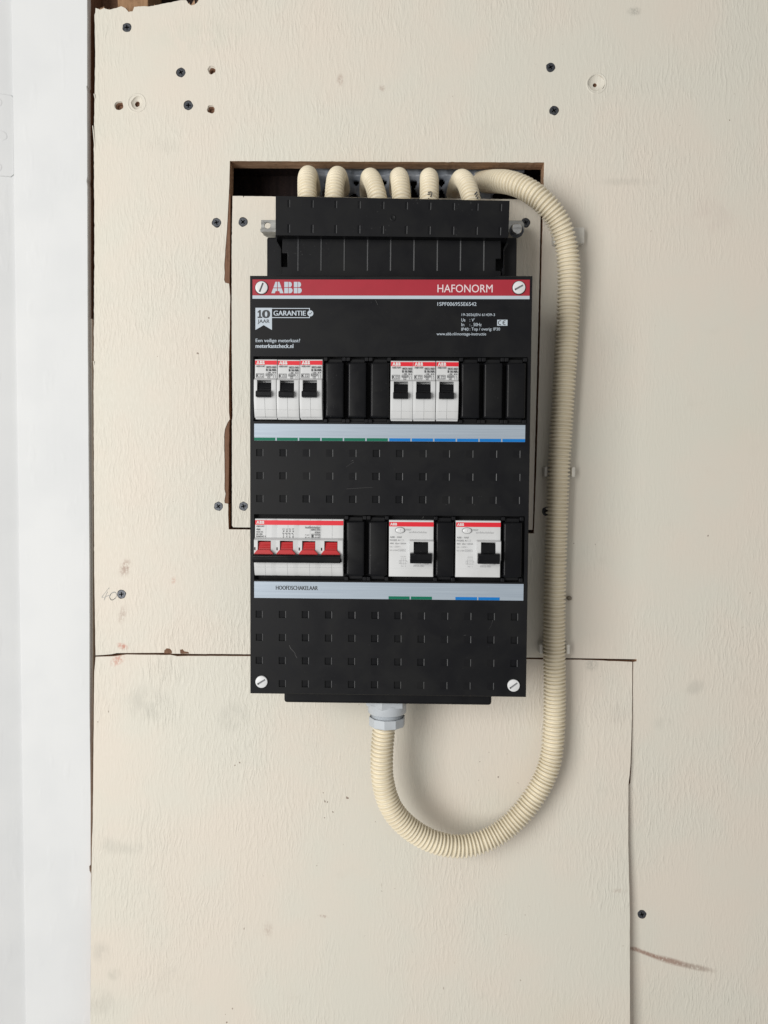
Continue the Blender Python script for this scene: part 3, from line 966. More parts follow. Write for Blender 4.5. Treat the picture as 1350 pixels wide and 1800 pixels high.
# CE mark
cx_, cz_ = (x0 + x1) / 2, (z0 + z1) / 2
for q, xo in enumerate((-1.55, 1.95)):
    pts = [(cx_ + xo + 1.55 * math.cos(math.radians(t)), cz_ + 1.55 * math.sin(math.radians(t))) for t in range(70, 291, 20)]
    m.ribbon(pts, 0.55, yk)
m.ribbon([(cx_ + 0.6, cz_), (cx_ + 2.0, cz_)], 0.5, yk - 0.02)
obj('dark_lettering', m, M_INK, face, weld=False)

# four white slotted cover screws
for px, py, ang in [(460, 506, 68), (912, 506, 29), (460, 1198, 32), (902.5, 1204.5, 37)]:
    x, z = at(px, py, YF)
    m = MB()
    R = 4.85
    a = math.radians(ang)
    L_, w_ = 3.7, 0.72
    slot = [(x + u * math.cos(a) - v * math.sin(a), z + u * math.sin(a) + v * math.cos(a)) for u, v in ((-L_, -w_), (L_, -w_), (L_, w_), (-L_, w_))]
    m.poly(circle(x, z, R - 0.5, 36), YF - 1.6, None, [slot])
    m.add([(p[0], YF - 1.6, p[1]) for p in slot] + [(p[0], YF - 0.2, p[1]) for p in slot], [(k, (k + 1) % 4, 4 + (k + 1) % 4, 4 + k) for k in range(4)] + [(4, 5, 6, 7)])
    m.m[-1] = 2  # slot floor painted grey as the shade in the slot
    m.lathe([(R - 0.5, YF - 1.6), (R - 0.15, YF - 1.45), (R, YF - 1.1), (R, YF + 1)], x, z, 36)
    m.mi = 1
    m.lathe([(R + 0.55, YF - 0.13), (R - 0.1, YF - 0.135)], x, z, 36)
    obj('cover_screw', m, [M_KNOB, M_BLACKM, M_INKG], DB, smooth=30)

# label strips
def strip(x0, x1, z0, z1, tabs, txt):
    m = MB(); m.box(x0, x1, YF - 0.25, YF + 0.6, z0, z1)
    s = obj('label_strip', m, M_SILVER, DB)
    for (a, b, mt) in tabs:
        m = MB(); m.box(a, b, YF - 0.33, YF - 0.05, z0 + 0.06, z0 + 2.35)
        obj('colour_tab', m, mt, s)
    if txt:
        m = MB()
        tbox(m, txt, 485, 1036.7, 558.5, 1030.2, 0.02, YF - 0.36)
        obj('strip_lettering', m, M_INK, s, weld=False)
P0 = -106.6; PT = 17.72
strip(P0, 106.1, 36.75, 50.0, [(P0 + PT * i + 0.1 * (i > 0), P0 + PT * (i + 1) - 1.0 * (i < 11), M_GREEN if i < 6 else M_BLUE) for i in range(12)], None)
strip(-106.7, 106.6, -88.0, -74.9, [(at(a, 1050, YF)[0], at(b, 1050, YF)[0], c) for a, b, c in ((683, 720, M_GREEN), (722.3, 759.3, M_GREEN), (800.5, 838.5, M_BLUE), (840.8, 878.3, M_BLUE))], 'HOOFDSCHAKELAAR')

# blanking covers in the empty module positions
def blank(xa, xb, zt, zb):
    m = MB()
    x0, x1 = xa + 1.5, xb - 1.5
    z1, z0 = zt - 1.6, zb + 1.4
    r = 1.8
    def f(x, z):
        return YF - 4.2 + edge_r(min(x - x0, x1 - x), r) + edge_r(min(z - z0, z1 - z), r)
    m.hgrid(spread(x0, x1, r, n=5), spread(z0, z1, r, n=5), f, YF + 8)
    b = obj('blanking_cover', m, M_BLACK2, DB, smooth=50)
    for x in (xa + 0.1, xb - 3.1):
        for zc in (zt - 0.4, zb - 2.6):
            m = MB()
            m.box(x, x + 3.0, YF - 1.6, YF + 6, zc, zc + 3.0)
            obj('retaining_clip', m, M_BLACK, b, bevel=0.4)
    for za, zc in ((zt - 2.2, zt + 1.5), (zb - 1.6, zb + 1.2)):
        m = MB()
        m.box(xa + 3.1, xb - 3.1, YF + 0.8, YF + 6, za, zc)
        obj('cover_rim', m, M_BLACKM, b, bevel=0.4)
X0 = -105.3; MP = 17.62
for i in (3, 4, 5, 9, 10, 11):
    blank(X0 + MP * i + 0.6, X0 + MP * (i + 1) + 0.6, 99.3, 53.5)
for a in (4, 5, 8, 11):
    xa = {4: -34.9, 5: -17.4, 8: 35.3, 11: 88.3}[a]
    blank(xa, xa + {8: 17.2}.get(a, 17.5), -24.6, -70.6)
# dark inside seen round the modules
m = MB()
for (a, b, c, d) in wins:
    m.quad(a - 1.8, b + 1.8, c - 1.8, d + 1.8, YF + 6.2)
obj('inner_tray', m, M_BLACKM, DB)

# cable shroud on top
SH = [at(484.5, 344.5, -75), at(896, 353, -75), at(893.5, 418, -75), at(484.5, 413.5, -75)]
def sh(u, v):
    """u, v 0..1 across and down the shroud front -> x, z"""
    a = [SH[0][k] + (SH[1][k] - SH[0][k]) * u for k in (0, 1)]
    b = [SH[3][k] + (SH[2][k] - SH[3][k]) * u for k in (0, 1)]
    return a[0] + (b[0] - a[0]) * v, a[1] + (b[1] - a[1]) * v
m = MB()
us = {0.0, 1.0}; vs_ = {0.0, 1.0}
marks = []
for px in (510, 551.5, 593, 634.5, 676, 717.5, 758.5, 800, 841.3, 882.3):
    u = (px - 484.5) / 411.0
    for v0, v1 in ((0.09, 0.28), (0.72, 0.93)):
        marks.append((u - 0.012, u, v0, v1)); us |= {u - 0.012, u}; vs_ |= {v0, v1}
us = sorted(us); vs_ = sorted(vs_)
P3 = lambda u, v, y: (sh(u, v)[0], y, sh(u, v)[1])
for i in range(len(us) - 1):
    for j in range(len(vs_) - 1):
        mu, mv = (us[i] + us[i + 1]) / 2, (vs_[j] + vs_[j + 1]) / 2
        if any(a < mu < b and c < mv < d for a, b, c, d in marks):
            continue
        m.add([P3(us[i], vs_[j], -75), P3(us[i + 1], vs_[j], -75), P3(us[i + 1], vs_[j + 1], -75), P3(us[i], vs_[j + 1], -75)], [(0, 1, 2, 3)])
for a, b, c, d in marks:
    e = b - 0.0030
    q = [P3(a, c, -75), P3(e, c, -75), P3(e, d, -75), P3(a, d, -75), P3(a, c, -74.97), P3(e, c, -74.6), P3(e, d, -74.6), P3(a, d, -74.97), P3(b, c, -75), P3(b, d, -75), P3(e, c, -74.8), P3(e, d, -74.8)]
    m.add(q, [(0, 1, 5, 4), (2, 3, 7, 6), (3, 0, 4, 7), (4, 5, 6, 7), (10, 11, 6, 5), (1, 8, 10), (9, 2, 11)])
    m.mi = 1
    m.add([q[8], q[9], q[11], q[10]], [(0, 1, 2, 3)])
    m.mi = 0
# walls of the open-topped shroud
cs = [(0, 0), (1, 0), (1, 1), (0, 1)]
F4 = [P3(u, v, -75) for u, v in cs]
ti = 0.006
tv = 0.05
def ring(y):
    return [P3(u, v, y) for u, v in cs]
B4 = ring(-26.0)
I4 = [P3(ti, 0, -73), P3(1 - ti, 0, -73), P3(1 - ti, 1 - tv, -73), P3(ti, 1 - tv, -73)]
J4 = [P3(ti, 0, -26.0), P3(1 - ti, 0, -26.0), P3(1 - ti, 1 - tv, -26.0), P3(ti, 1 - tv, -26.0)]
m.add(F4 + B4 + I4 + J4, [(1, 2, 6, 5), (2, 3, 7, 6), (3, 0, 4, 7), (8, 9, 10, 11), (9, 10, 14, 13), (10, 11, 15, 14), (11, 8, 12, 15),
                          (0, 1, 9, 8), (0, 8, 12, 4), (1, 5, 13, 9), (4, 5, 13, 12), (12, 13, 14, 15)])
m.f = m.f[:-2] ; m.m = m.m[:-2]
shroud = obj('cable_shroud', m, [M_BLACK, M_GLINT], DB)
m = MB()
m.poly([P3(0, 0.12, 0)[::2], P3(1, 0.12, 0)[::2], P3(1, 1, 0)[::2], P3(0, 1, 0)[::2]], -25.9, -23)
obj('shroud_back', m, M_BLACKM, DB)
x, z = at(690.5, 383, -75)
m = MB()
m.lathe([(2.6, -75.1), (2.2, -75.5), (1.6, -75.5), (1.3, -75.2), (0.6, -75.1), (0.01, -75.1)], x, z, 20)
obj('moulding_knob', m, M_BLACK, shroud, smooth=50)
# recessed ribbed section under it
zt = at(690, 417, -66)[1] + 1.5; zb = 166.0
m = MB()
xl = at(496, 450, -66)[0]; xrr = at(880.5, 450, -66)[0]
nl = at(505, 455, -66)[0]; zn1 = at(500, 445, -66)[1]; zn0 = at(500, 469, -66)[1]
nr = at(871.5, 460, -66)[0]; rn1 = at(880, 455, -66)[1]; rn0 = at(880, 476, -66)[1]
m.poly([(xl, zb), (xl, zn0), (nl, zn0), (nl, zn1), (xl, zn1), (xl, zt), (xrr, zt), (xrr, rn1), (nr, rn1), (nr, rn0), (xrr, rn0), (xrr, zb)], -66, -60)
m.box(xl + 14, xrr - 14, -59.9, -53, zb, zt)
ribp = obj('ribbed_panel', m, M_BLACK, DB, bevel=0.5)
for px in (524.5, 565, 605.8, 646.8, 687.4, 728.5, 769.6, 810.4, 851.5):
    m = MB()
    x, za = at(px, 419.5, -67); _, zc = at(px, 475.5, -67)
    xb_ = at(px - 0.6, 475.5, -67)[0]
    m.add([(x - .75, -66.05, za + 4), (x + .25, -66.45, za + 4), (x + .45, -65.9, za + 4),
           (xb_ - .65, -66.03, zc), (xb_ + .2, -66.36, zc), (xb_ + .4, -65.9, zc)],
          [(0, 1, 2), (3, 5, 4), (0, 3, 4, 1), (1, 4, 5, 2), (0, 2, 5, 3)])
    obj('rib', m, M_GLINT, ribp)
# side latches of the shroud
for sgn, pts in ((-1, [(484, 413), (484, 425), (492, 440), (492, 478), (495, 484), (497, 484), (497, 470), (494.5, 468), (494.5, 438), (487, 424), (487, 413)]),
                 (1, [(893, 419), (893, 428), (886.5, 441), (886.5, 480), (884, 486), (882, 486), (882, 472), (884.5, 470), (884.5, 438), (890, 427), (890, 419)])):
    m = MB()
    m.poly([at(p[0], p[1], -62) for p in pts], -62, -53)
    obj('shroud_latch', m, M_BLACK2, DB, bevel=0.25)

# galvanised mounting rail behind the shroud
YR = -17.0
m = MB()
xl, zt = at(459, 386.5, YR); xrr = at(921.5, 401, YR)[0]
zb = at(459, 405.5, YR)[1]
hx, hz = at(470.2, 396.2, YR)
zr = 0.6
m.poly([(xl, zb), (xl, zt), (xrr - 2, zt - zr), (xrr, zt - zr - 3), (xrr, zb - zr + 2), (xrr - 2, zb - zr)], YR, YR + 1.8, [circle(hx, hz, 2.7, 24)])
rail = obj('mounting_rail', m, M_ZINC, DB, bevel=0.3)
m = MB()
m.add([(xl - 0.6, YR - 1.0, zb + 1.5), (xrr, YR - 1.0, zb + 1.0), (xrr, YR - 1.0, zb - 1.6), (xl - 0.6, YR - 1.0, zb - 1.2),
       (xl + 0.4, YR + 9.5, zb - 1.0), (xrr - 0.5, YR + 9.5, zb - 1.4), (xl + 6, YR + 9, zb - 4.2), (xrr - 6, YR + 9, zb - 4.6), (xl, YR + 2, zb + 1.5), (xrr, YR + 2, zb + 1)],
      [(0, 1, 2, 3), (3, 2, 7, 6), (0, 3, 6, 4, 8), (2, 1, 9, 5, 7), (8, 9, 1, 0)])
obj('rail_flange', m, M_ZINC, rail, bevel=0.3)
bx_, bz_ = at(908.5, 402, YR - 6)
m = MB()
m.lathe([(0.01, YR - 7.0), (3.9, YR - 7.0), (4.5, YR - 6.4), (4.55, YR - 2.3)], bx_, bz_, 28)
m.mi = 1
m.lathe([(6.1, YR - 1.05), (6.1, YR - 2.0), (3, YR - 2.0)], bx_ + 0.3, bz_ - 0.3, 28)
obj('bolt', m, [M_BOLT, M_SCREW], rail, smooth=30)
m = MB()
m.poly([at(p[0], p[1], -12) for p in [(897, 388), (915, 388.5), (921, 393), (920, 409), (913, 415), (897, 416)]], -12, -10)
obj('rail_bracket', m, M_ZINC, rail, bevel=0.4)

# scratches and dust streaks on the plate
m = MB()
for pts, wd in [([(508.5, 1134), (511, 1140), (516, 1145), (519, 1149), (518.5, 1150.5), (522, 1156.5)], 0.32), ([(609, 859.5), (630, 858), (655, 856.5)], 0.18),
                ([(617, 810.5), (621, 809)], 0.3), ([(608, 821), (616, 816), (622, 812)], 0.15), ([(860, 1106), (864, 1098), (866, 1090)], 0.15), ([(742, 911.5), (745, 908)], 0.25), ([(815, 1117), (819, 1116.4)], 0.25), ([(660, 527), (664, 536)], 0.2)]:
    m.ribbon([at(p[0], p[1], YF) for p in pts], wd, YF - 0.06, 0.5)
obj('scratch', m, M_DUST, face, weld=False)

# ------------------------------------------------------------------ devices
def hump_grid(W, H, f, xs_m, zs_m, r=0.5):
    xs = set(spread(0, W, r, n=3)); zs = set(spread(-H, 0, r, n=3))
    for x in xs_m:
        xs |= {x - 0.15, x + 0.15}
    for z in zs_m:
        zs |= {z - 0.15, z + 0.15}
    return sorted(xs), sorted(zs)

def device_profile(z, H):
    """front of a module: sloped label area, step out to the lever hump, gentle fall to the foot (mm in front of the plate)"""
    t = -z
    P = [(0, 3.2), (0.6, 3.6), (14.6, 4.4), (16.2, 8.2), (17, 8.6), (32, 8.8), (40, 7.2), (H - 1.0, 5.6), (H, 4.4)]
    for (a, b), (c, d) in zip(P, P[1:]):
        if t <= c:
            return b + (d - b) * (t - a) / (c - a)
    return P[-1][1]

def place(m, ox, oz):
    m.v = [(v[0] + ox, v[1], v[2] + oz) for v in m.v]
    return m

def make_breaker(ox, oz, label):
    H, W = 45.4, 17.35
    T = thing('circuit_breaker', label, 'circuit breaker', (ox + W / 2, YF, oz - H), 'circuit breakers in the upper row')
    c0, c1, ct, cb = 2.6, 13.5, 16.6, 29.9
    def f(x, z):
        d = device_profile(z, H)
        if c0 < x < c1 and -cb < z < -ct:
            d = 0.6
        if abs(z + 39.3) < 0.12 or (abs(x - 8.5) < 0.1 and z < -cb):
            d -= 0.35
        return YF - d + edge_r(min(x, W - x), 0.35)
    xs, zs = hump_grid(W, H, f, [c0, c1], [-ct, -cb], 0.35)
    xs = sorted(set(xs) | {8.38, 8.42, 8.58, 8.62}); zs = sorted(set(zs) | {-0.6, -14.6, -16.2, -17, -32, -40, -44.4, -39.16, -39.2, -39.4, -39.44})
    m = MB(); m.hgrid(xs, zs, f, YF + 6)
    obj('housing', place(m, ox, oz), M_GREYBODY, T, smooth=30)
    m = MB(); m.prism([(YF - 3.4, -H), (YF - 3.0, -H - 1.0), (YF + 5, -H - 1.0), (YF + 5, -H)], 0.4, W - 0.2)
    obj('foot', place(m, ox, oz), M_GREYBODY, T)
    dev_y = lambda z: YF - device_profile(z, H) - 0.12
    m = MB(); zA, zB = -0.9, -4.15
    m.add([(0.15, dev_y(zA), zA), (W - 0.15, dev_y(zA), zA), (W - 0.15, dev_y(zB), zB), (0.15, dev_y(zB), zB)], [(0, 1, 2, 3)])
    obj('red_band', place(m, ox, oz), M_RED, T)
    m = MB(); logo(m, 1.2, 7.6, -3.75, -1.25, YF - 4.05)
    obj('logo', place(m, ox, oz), M_PRINTW, T, weld=False)
    m = MB(); y = YF - 4.62
    text(m, 'ABB-HAF', 0.9, 7.8, -6.0, -4.7, y, 0.015)
    text(m, '0025-060', 8.9, 16.4, -6.9, -5.3, y, 0.02)
    text(m, 'B 16 NA', 8.9, 16.5, -9.2, -7.3, y, 0.035)
    text(m, '~ 230', 9.0, 12.3, -10.8, -9.7, y, 0.02)
    text(m, 'N', 13.8, 14.7, -10.9, -9.7, y, 0.02); text(m, '4', 15.3, 16.2, -10.9, -9.7, y, 0.02)
    m.frame(0.9, 7.1, -14.3, -11.0, 0.22, y)
    text(m, 'K', 1.4, 3.1, -13.8, -11.5, y, 0.01); text(m, 'EMA', 3.7, 6.6, -12.5, -11.5, y); text(m, 'EUR', 3.7, 6.6, -13.8, -12.9, y)
    m.frame(8.5, 13.4, -13.0, -11.0, 0.22, y); text(m, '6000', 9.0, 12.9, -12.5, -11.5, y, 0.01)
    m.frame(9.9, 12.0, -14.5, -13.0, 0.2, y); text(m, '3', 10.6, 11.3, -14.2, -13.3, y)
    for xx in (14.4, 16.0):
        m.quad(xx - 0.1, xx + 0.1, -14.4, -12.6, y); m.ribbon([(xx, -12.6), (xx - 0.7, -11.6)], 0.2, y); m.quad(xx - 0.1, xx + 0.1, -11.6, -11.1, y)
    obj('lettering', place(m, ox, oz), M_INK, T, weld=False)
    m = MB()
    m.prism([(YF - 1.0, -17.9), (YF - 5.6, -18.2), (YF - 6.6, -20.5), (YF - 7.4, -24.6), (YF - 7.4, -29.7), (YF - 1.0, -29.7)], 2.95, 13.15)
    m.prism([(YF - 7.2, -24.4), (YF - 11.8, -25.2), (YF - 12.8, -26.0), (YF - 12.8, -29.0), (YF - 12.2, -29.8), (YF - 7.2, -29.8)], 2.1, 13.6)
    for k in range(3):
        m.box(3.2, 12.9, YF - 6.4 - k * 0.45, YF - 5.6, -20.4 - k * 1.45, -19.9 - k * 1.45)
    obj('toggle', place(m, ox, oz), M_BLACK2, T, bevel=0.35)
    return T
NUM = ['leftmost circuit breaker of the left group of three in the upper row', 'middle circuit breaker of the left group of three in the upper row', 'right-hand circuit breaker of the left group, beside the blanking covers',
       'left-hand circuit breaker of the right group of three in the upper row', 'middle circuit breaker of the right group of three in the upper row', 'right-hand circuit breaker of the right group of three, upper row']
first = make_breaker(-105.3, 99.7, NUM[0])
xs_b = [-105.3, -87.75, -69.7, 0.6, 18.15, 35.8]
dz = [0, -0.15, 0.0, -0.75, -0.75, -0.7]
for i in range(1, 6):
    c = copy_tree(first)
    c.location.x += (xs_b[i] - xs_b[0]) * 0.001
    c.location.z += dz[i] * 0.001
    c['label'] = NUM[i]
    c.rotation_euler.y = math.radians((0, 0.25, -0.2, 0.15, -0.12, 0.3)[i])
    c.location.y += (0, 0.0003, -0.0002, 0.0002, 0.0, 0.0004)[i]

# main switch: four poles tied by one black bar
ox, oz = -105.3, -24.8
H, W = 44.6, 69.7
T = thing('main_switch', 'four-pole main switch with red levers joined by a black bar', 'main switch', (ox + W / 2, YF, oz - H))
PP = W / 4
def f(x, z):
    d = device_profile(z, H)
    k = min(3, int(x / PP)); u = x - k * PP
    if 3.0 < u < 13.2 and -31 < z < -16.9:
        d = 1.5
    if u < 0.3 and 0 < k and z < 0:
        d -= 0.7
    if abs(u - PP / 2) < 0.1 and (z < -31 or z > -15.2):
        d -= 0.25
    if abs(z + 37.6) < 0.12:
        d -= 0.3
    return YF - d + edge_r(min(x, W - x), 0.35)
xs = set(spread(0, W, 0.35, n=3)); zs = set(spread(-H, 0, 0.35, n=3)) | {-0.6, -14.6, -16.2, -16.75, -17.05, -30.9, -31.1, -32, -40, -43.6, -37.45, -37.5, -37.7, -37.75, -15.1, -15.3}
for k in range(4):
    for u in (2.9, 3.1, 13.1, 13.3, 0.28, 0.32, PP / 2 - .12, PP / 2 - .08, PP / 2 + .08, PP / 2 + .12):
        xs.add(k * PP + u)
m = MB(); m.hgrid(sorted(xs), sorted(zs), f, YF + 6)
obj('housing', place(m, ox, oz), M_GREYBODY, T, smooth=30)
dy = lambda z: YF - device_profile(z, H) - 0.12
m = MB(); m.add([(0.1, dy(-1.1), -1.1), (W - 0.1, dy(-1.1), -1.1), (W - 0.1, dy(-4.7), -4.7), (0.1, dy(-4.7), -4.7)], [(0, 1, 2, 3)])
obj('red_band', place(m, ox, oz), M_RED, T)
m = MB(); logo(m, 1.1, 7.3, -3.9, -1.6, YF - 4.05)
obj('logo', place(m, ox, oz), M_PRINTW, T, weld=False)
m = MB(); y = YF - 4.62
for s, x1, za, zb_ in [('ABB-HAF', 7.2, -6.4, -5.2), ('40A', 4.2, -9.0, -7.6), ('415V AC', 6.4, -10.9, -9.7), ('AC-22A', 5.9, -12.7, -11.4), ('EN60947-3', 8.5, -14.4, -13.2)]:
    text(m, s, 1.0, x1, za, zb_, y, 0.012)
for k, (a, b) in enumerate((('1', '2'), ('3', '4'), ('5', '6'), ('7', '8'))):
    xx = 22.6 + k * 2.5
    text(m, a + ('1' if k < 3 else ''), xx - .8, xx + .5, -8.6, -7.4, y); text(m, b, xx - .6, xx + .4, -14.6, -13.4, y)
    m.disc(xx, -9.5, 0.42, y, 12); m.quad(xx - .1, xx + .1, -10.6, -9.6, y); m.ribbon([(xx - 0.9, -10.8), (xx, -12.2)], 0.25, y); m.quad(xx - .1, xx + .1, -13.2, -12.2, y)
m.quad(22, 30, -11.55, -11.4, y - 0.01)
text(m, 'hoofdschakelaar', 39.6, 51.3, -7.3, -5.5, y, 0.006); text(m, '0903-044', 44.2, 51.3, -9.0, -7.7, y, 0.01); text(m, 'E204', 47.3, 51.3, -11.0, -9.7, y, 0.01)
text(m, '4 pol.', 39.6, 43, -13.1, -11.9, y); text(m, 'IP 10', 39.6, 43, -15.0, -13.9, y)
m.frame(44.6, 51.3, -15.2, -11.5, 0.25, y); text(m, 'K', 45.2, 46.9, -14.7, -12.1, y, 0.02); text(m, 'EMA', 47.4, 50.8, -13.0, -12.0, y); text(m, 'EUR', 47.4, 50.8, -14.7, -13.7, y)
obj('lettering', place(m, ox, oz), M_INK, T, weld=False)
for k in range(4):
    m = MB()
    b0 = k * PP
    m.prism([(YF - 1.5, -17.6), (YF - 6.3, -18.0), (YF - 7.4, -22), (YF - 8.3, -26.5), (YF - 8.3, -30), (YF - 1.5, -30)], b0 + 3.3, b0 + 12.9)
    pts = [(b0 + 3.0, -23.8), (b0 + 12.8, -23.8), (b0 + 15.4, -26.6), (b0 + 15.4, -28.6), (b0 + 0.7, -28.6), (b0 + 0.7, -26.6)]
    m.poly(pts, YF - 11.0, YF - 8.5)
    for q_ in range(3):
        m.box(b0 + 3.6, b0 + 12.6, YF - 7.1 - q_ * .35, YF - 6.5, -20.0 - q_ * 1.2, -19.5 - q_ * 1.2)
    obj('red_toggle', place(m, ox, oz), M_REDTOG, T, bevel=0.35)
    m = MB(); m.box(b0 + 0.3, b0 + 1.15, YF - 8.95, YF - 8.5, -24.3, -22.0)
    obj('rivet_slot', place(m, ox, oz), M_BLACKM, T)
m = MB()
m.prism([(YF - 8.9, -27.0), (YF - 13.4, -27.4), (YF - 14.4, -28.2), (YF - 14.6, -31.6), (YF - 14.0, -33.0), (YF - 13.0, -33.6), (YF - 8.9, -33.6)], -0.4, 68.2)
obj('tie_bar', place(m, ox, oz), M_BLACK2, T, bevel=0.45)
m = MB(); m.box(66.5, 68.9, YF - 12.5, YF - 9.2, -33.0, -30.6)
m.box(0.3, 67.5, YF - 14.78, YF - 14.3, -29.6, -29.2)
obj('bar_clip', place(m, ox, oz), M_BLACK, T, bevel=0.3)

# earth leakage switches
def make_rcd(ox, oz, label):
    H, W = 44.4, 34.9
    T = thing('earth_leakage_switch', label, 'earth leakage switch', (ox + W / 2, YF, oz - H), 'earth leakage switches in the lower row')
    h0, c0, c1 = 15.6, 19.3, 30.6
    def f(x, z):
        d = 4.6 - 0.8 * min(1, (-z) / 2) * 0
        if x > h0 and -33.0 < z < -14.9:
            d = 4.6 + min(4.2, 4.2 * min((x - h0) / 0.8, (-14.9 - z) / 1.2, (z + 33.0) / 3.0))
        if c0 < x < c1 and -32.0 < z < -16.5:
            d = 0.8
        if z < -37.8:
            d -= 0.12
        return YF - d + edge_r(min(x, W - x), 0.5) + edge_r(min(-z, H + z), 0.5)
    xs = sorted(set(spread(0, W, 0.5, n=4)) | {h0, h0 + .8, c0 - .06, c0 + .06, c1 - .06, c1 + .06})
    zs = sorted(set(spread(-H, 0, 0.5, n=4)) | {-14.9, -16.1, -16.45, -16.55, -30, -31.95, -32.05, -33, -37.7, -37.9})
    m = MB(); m.hgrid(xs, zs, f, YF + 6)
    obj('housing', place(m, ox, oz), M_GREYBODY, T, smooth=30)
    y = YF - 4.72
    m = MB(); m.quad(0.1, W - 0.1, -4.9, -1.35, y)
    obj('red_band', place(m, ox, oz), M_RED, T)
    m = MB(); logo(m, 0.9, 6.2, -4.1, -2.1, y - 0.1)
    obj('logo', place(m, ox, oz), M_PRINTW, T, weld=False)
    # test button: an oval dish with its cap
    m = MB()
    n = 32
    bx, bz = 8.6, -7.8
    prof = [(1.08, 0), (1.04, .55), (0.94, .55)]
    m.add([(bx + 3.7 * r * math.cos(2 * math.pi * k / n), y - h, bz + 2.25 * r * math.sin(2 * math.pi * k / n)) for r, h in prof for k in range(n)],
          [(j * n + k, j * n + (k + 1) % n, (j + 1) * n + (k + 1) % n, (j + 1) * n + k) for j in range(2) for k in range(n)])
    obj('button_rim', place(m, ox, oz), M_INKG, T, smooth=40)
    m = MB()
    prof = [(0.94, .1), (0.93, .9), (0.85, 1.15), (0.4, 1.25), (0.01, 1.25)]
    m.add([(bx + 3.7 * r * math.cos(2 * math.pi * k / n), y - h, bz + 2.25 * r * math.sin(2 * math.pi * k / n)) for r, h in prof for k in range(n)],
          [(j * n + k, j * n + (k + 1) % n, (j + 1) * n + (k + 1) % n, (j + 1) * n + k) for j in range(4) for k in range(n)])
    btn = obj('test_button', place(m, ox, oz), M_KNOB, T, smooth=60)
    m = MB(); text(m, 'T', 8.3, 9.7, -8.7, -6.9, y - 1.3, 0.0)
    obj('button_letter', place(m, ox, oz), M_INKF, T, weld=False)
    m = MB()
    text(m, 'TEST', 12.9, 17.5, -8.0, -6.7, y, 0.012)
    text(m, 'ABB - HAF', 0.7, 10.1, -14.0, -12.6, y, 0.018)
    text(m, 'FH202 A', 0.7, 8.4, -16.4, -15.0, y, 0.018)
    text(m, '40A', 0.7, 3.8, -18.8, -17.6, y, 0.015); text(m, 'I\u0394n= 0,03A', 5.0, 13.4, -19.0, -17.6, y, 0.015)
    obj('lettering', place(m, ox, oz), M_INKG, T, weld=False)
    m = MB()
    text(m, 'aardlekschakelaar', 15.6, 29.8, -10.0, -8.4, y, 0.0)
    text(m, 'Un ~230V~', 0.7, 9.2, -21.4, -20.2, y); text(m, 'EN 61008', 0.7, 6.8, -24.2, -23.1, y)
    m.frame(9.0, 11.6, -16.3, -15.1, 0.15, y); m.frame(7.4, 12.9, -24.5, -22.6, 0.18, y); text(m, '6000', 8.2, 12.1, -24.1, -23.0, y)
    # little wiring diagram
    for xx in (9.6, 11.2, 12.8):
        m.quad(xx - .08, xx + .08, -35, -29.5, y)
    m.quad(8.0, 14.2, -31.6, -31.45, y - .01); m.quad(8.0, 14.2, -34.2, -34.05, y - .01); m.frame(8.0, 9.2, -34, -31.8, 0.12, y - 0.02)
    text(m, '1/2 3/4', 9.4, 13.2, -29.0, -28.2, y); text(m, 'N 1', 9.6, 13.0, -36.6, -35.6, y); text(m, 'Rt', 13.6, 14.7, -32.8, -32.0, y - .02)
    text(m, '0933-701', 19.2, 27.4, -36.6, -35.0, y); text(m, '1 1LBF', 26.8, 31.4, -34.7, -33.6, y)
    obj('faint_lettering', place(m, ox, oz), M_INKF, T, weld=False)
    m = MB()
    m.prism([(YF - 1.0, -17.4), (YF - 7.0, -17.8), (YF - 8.0, -21), (YF - 8.6, -25), (YF - 8.6, -31.8), (YF - 1.0, -31.8)], 19.6, 30.3)
    m.prism([(YF - 9.0, -24.9), (YF - 13.4, -25.2), (YF - 14.2, -26), (YF - 14.2, -31.6), (YF - 13.4, -32.9), (YF - 9.0, -32.9)], 16.5, 33.4)
    m.box(16.7, 33.2, YF - 14.5, YF - 13.8, -31.0, -30.4)
    obj('toggle', place(m, ox, oz), M_BLACK2, T, bevel=0.4)
    return T
r1 = make_rcd(0.3, -25.0, 'left white earth leakage switch with oval test button, lower row')
r2 = copy_tree(r1)
r2.location.x += 0.0523
r2.location.z += 0.0001
r2['label'] = 'right white earth leakage switch with oval test button, lower row'

# ------------------------------------------------------------------ corrugated conduits
def catmull(P, n=14):
    out = []
    for i in range(len(P) - 1):
        p0 = P[max(0, i - 1)]; p1 = P[i]; p2 = P[i + 1]; p3 = P[min(len(P) - 1, i + 2)]
        for k in range(n):
            t = k / n
            out.append(0.5 * ((2 * p1) + (p2 - p0) * t + (2 * p0 - 5 * p1 + 4 * p2 - p3) * t * t + (3 * p1 - p0 - 3 * p2 + p3) * t ** 3))
    out.append(P[-1])
    return out

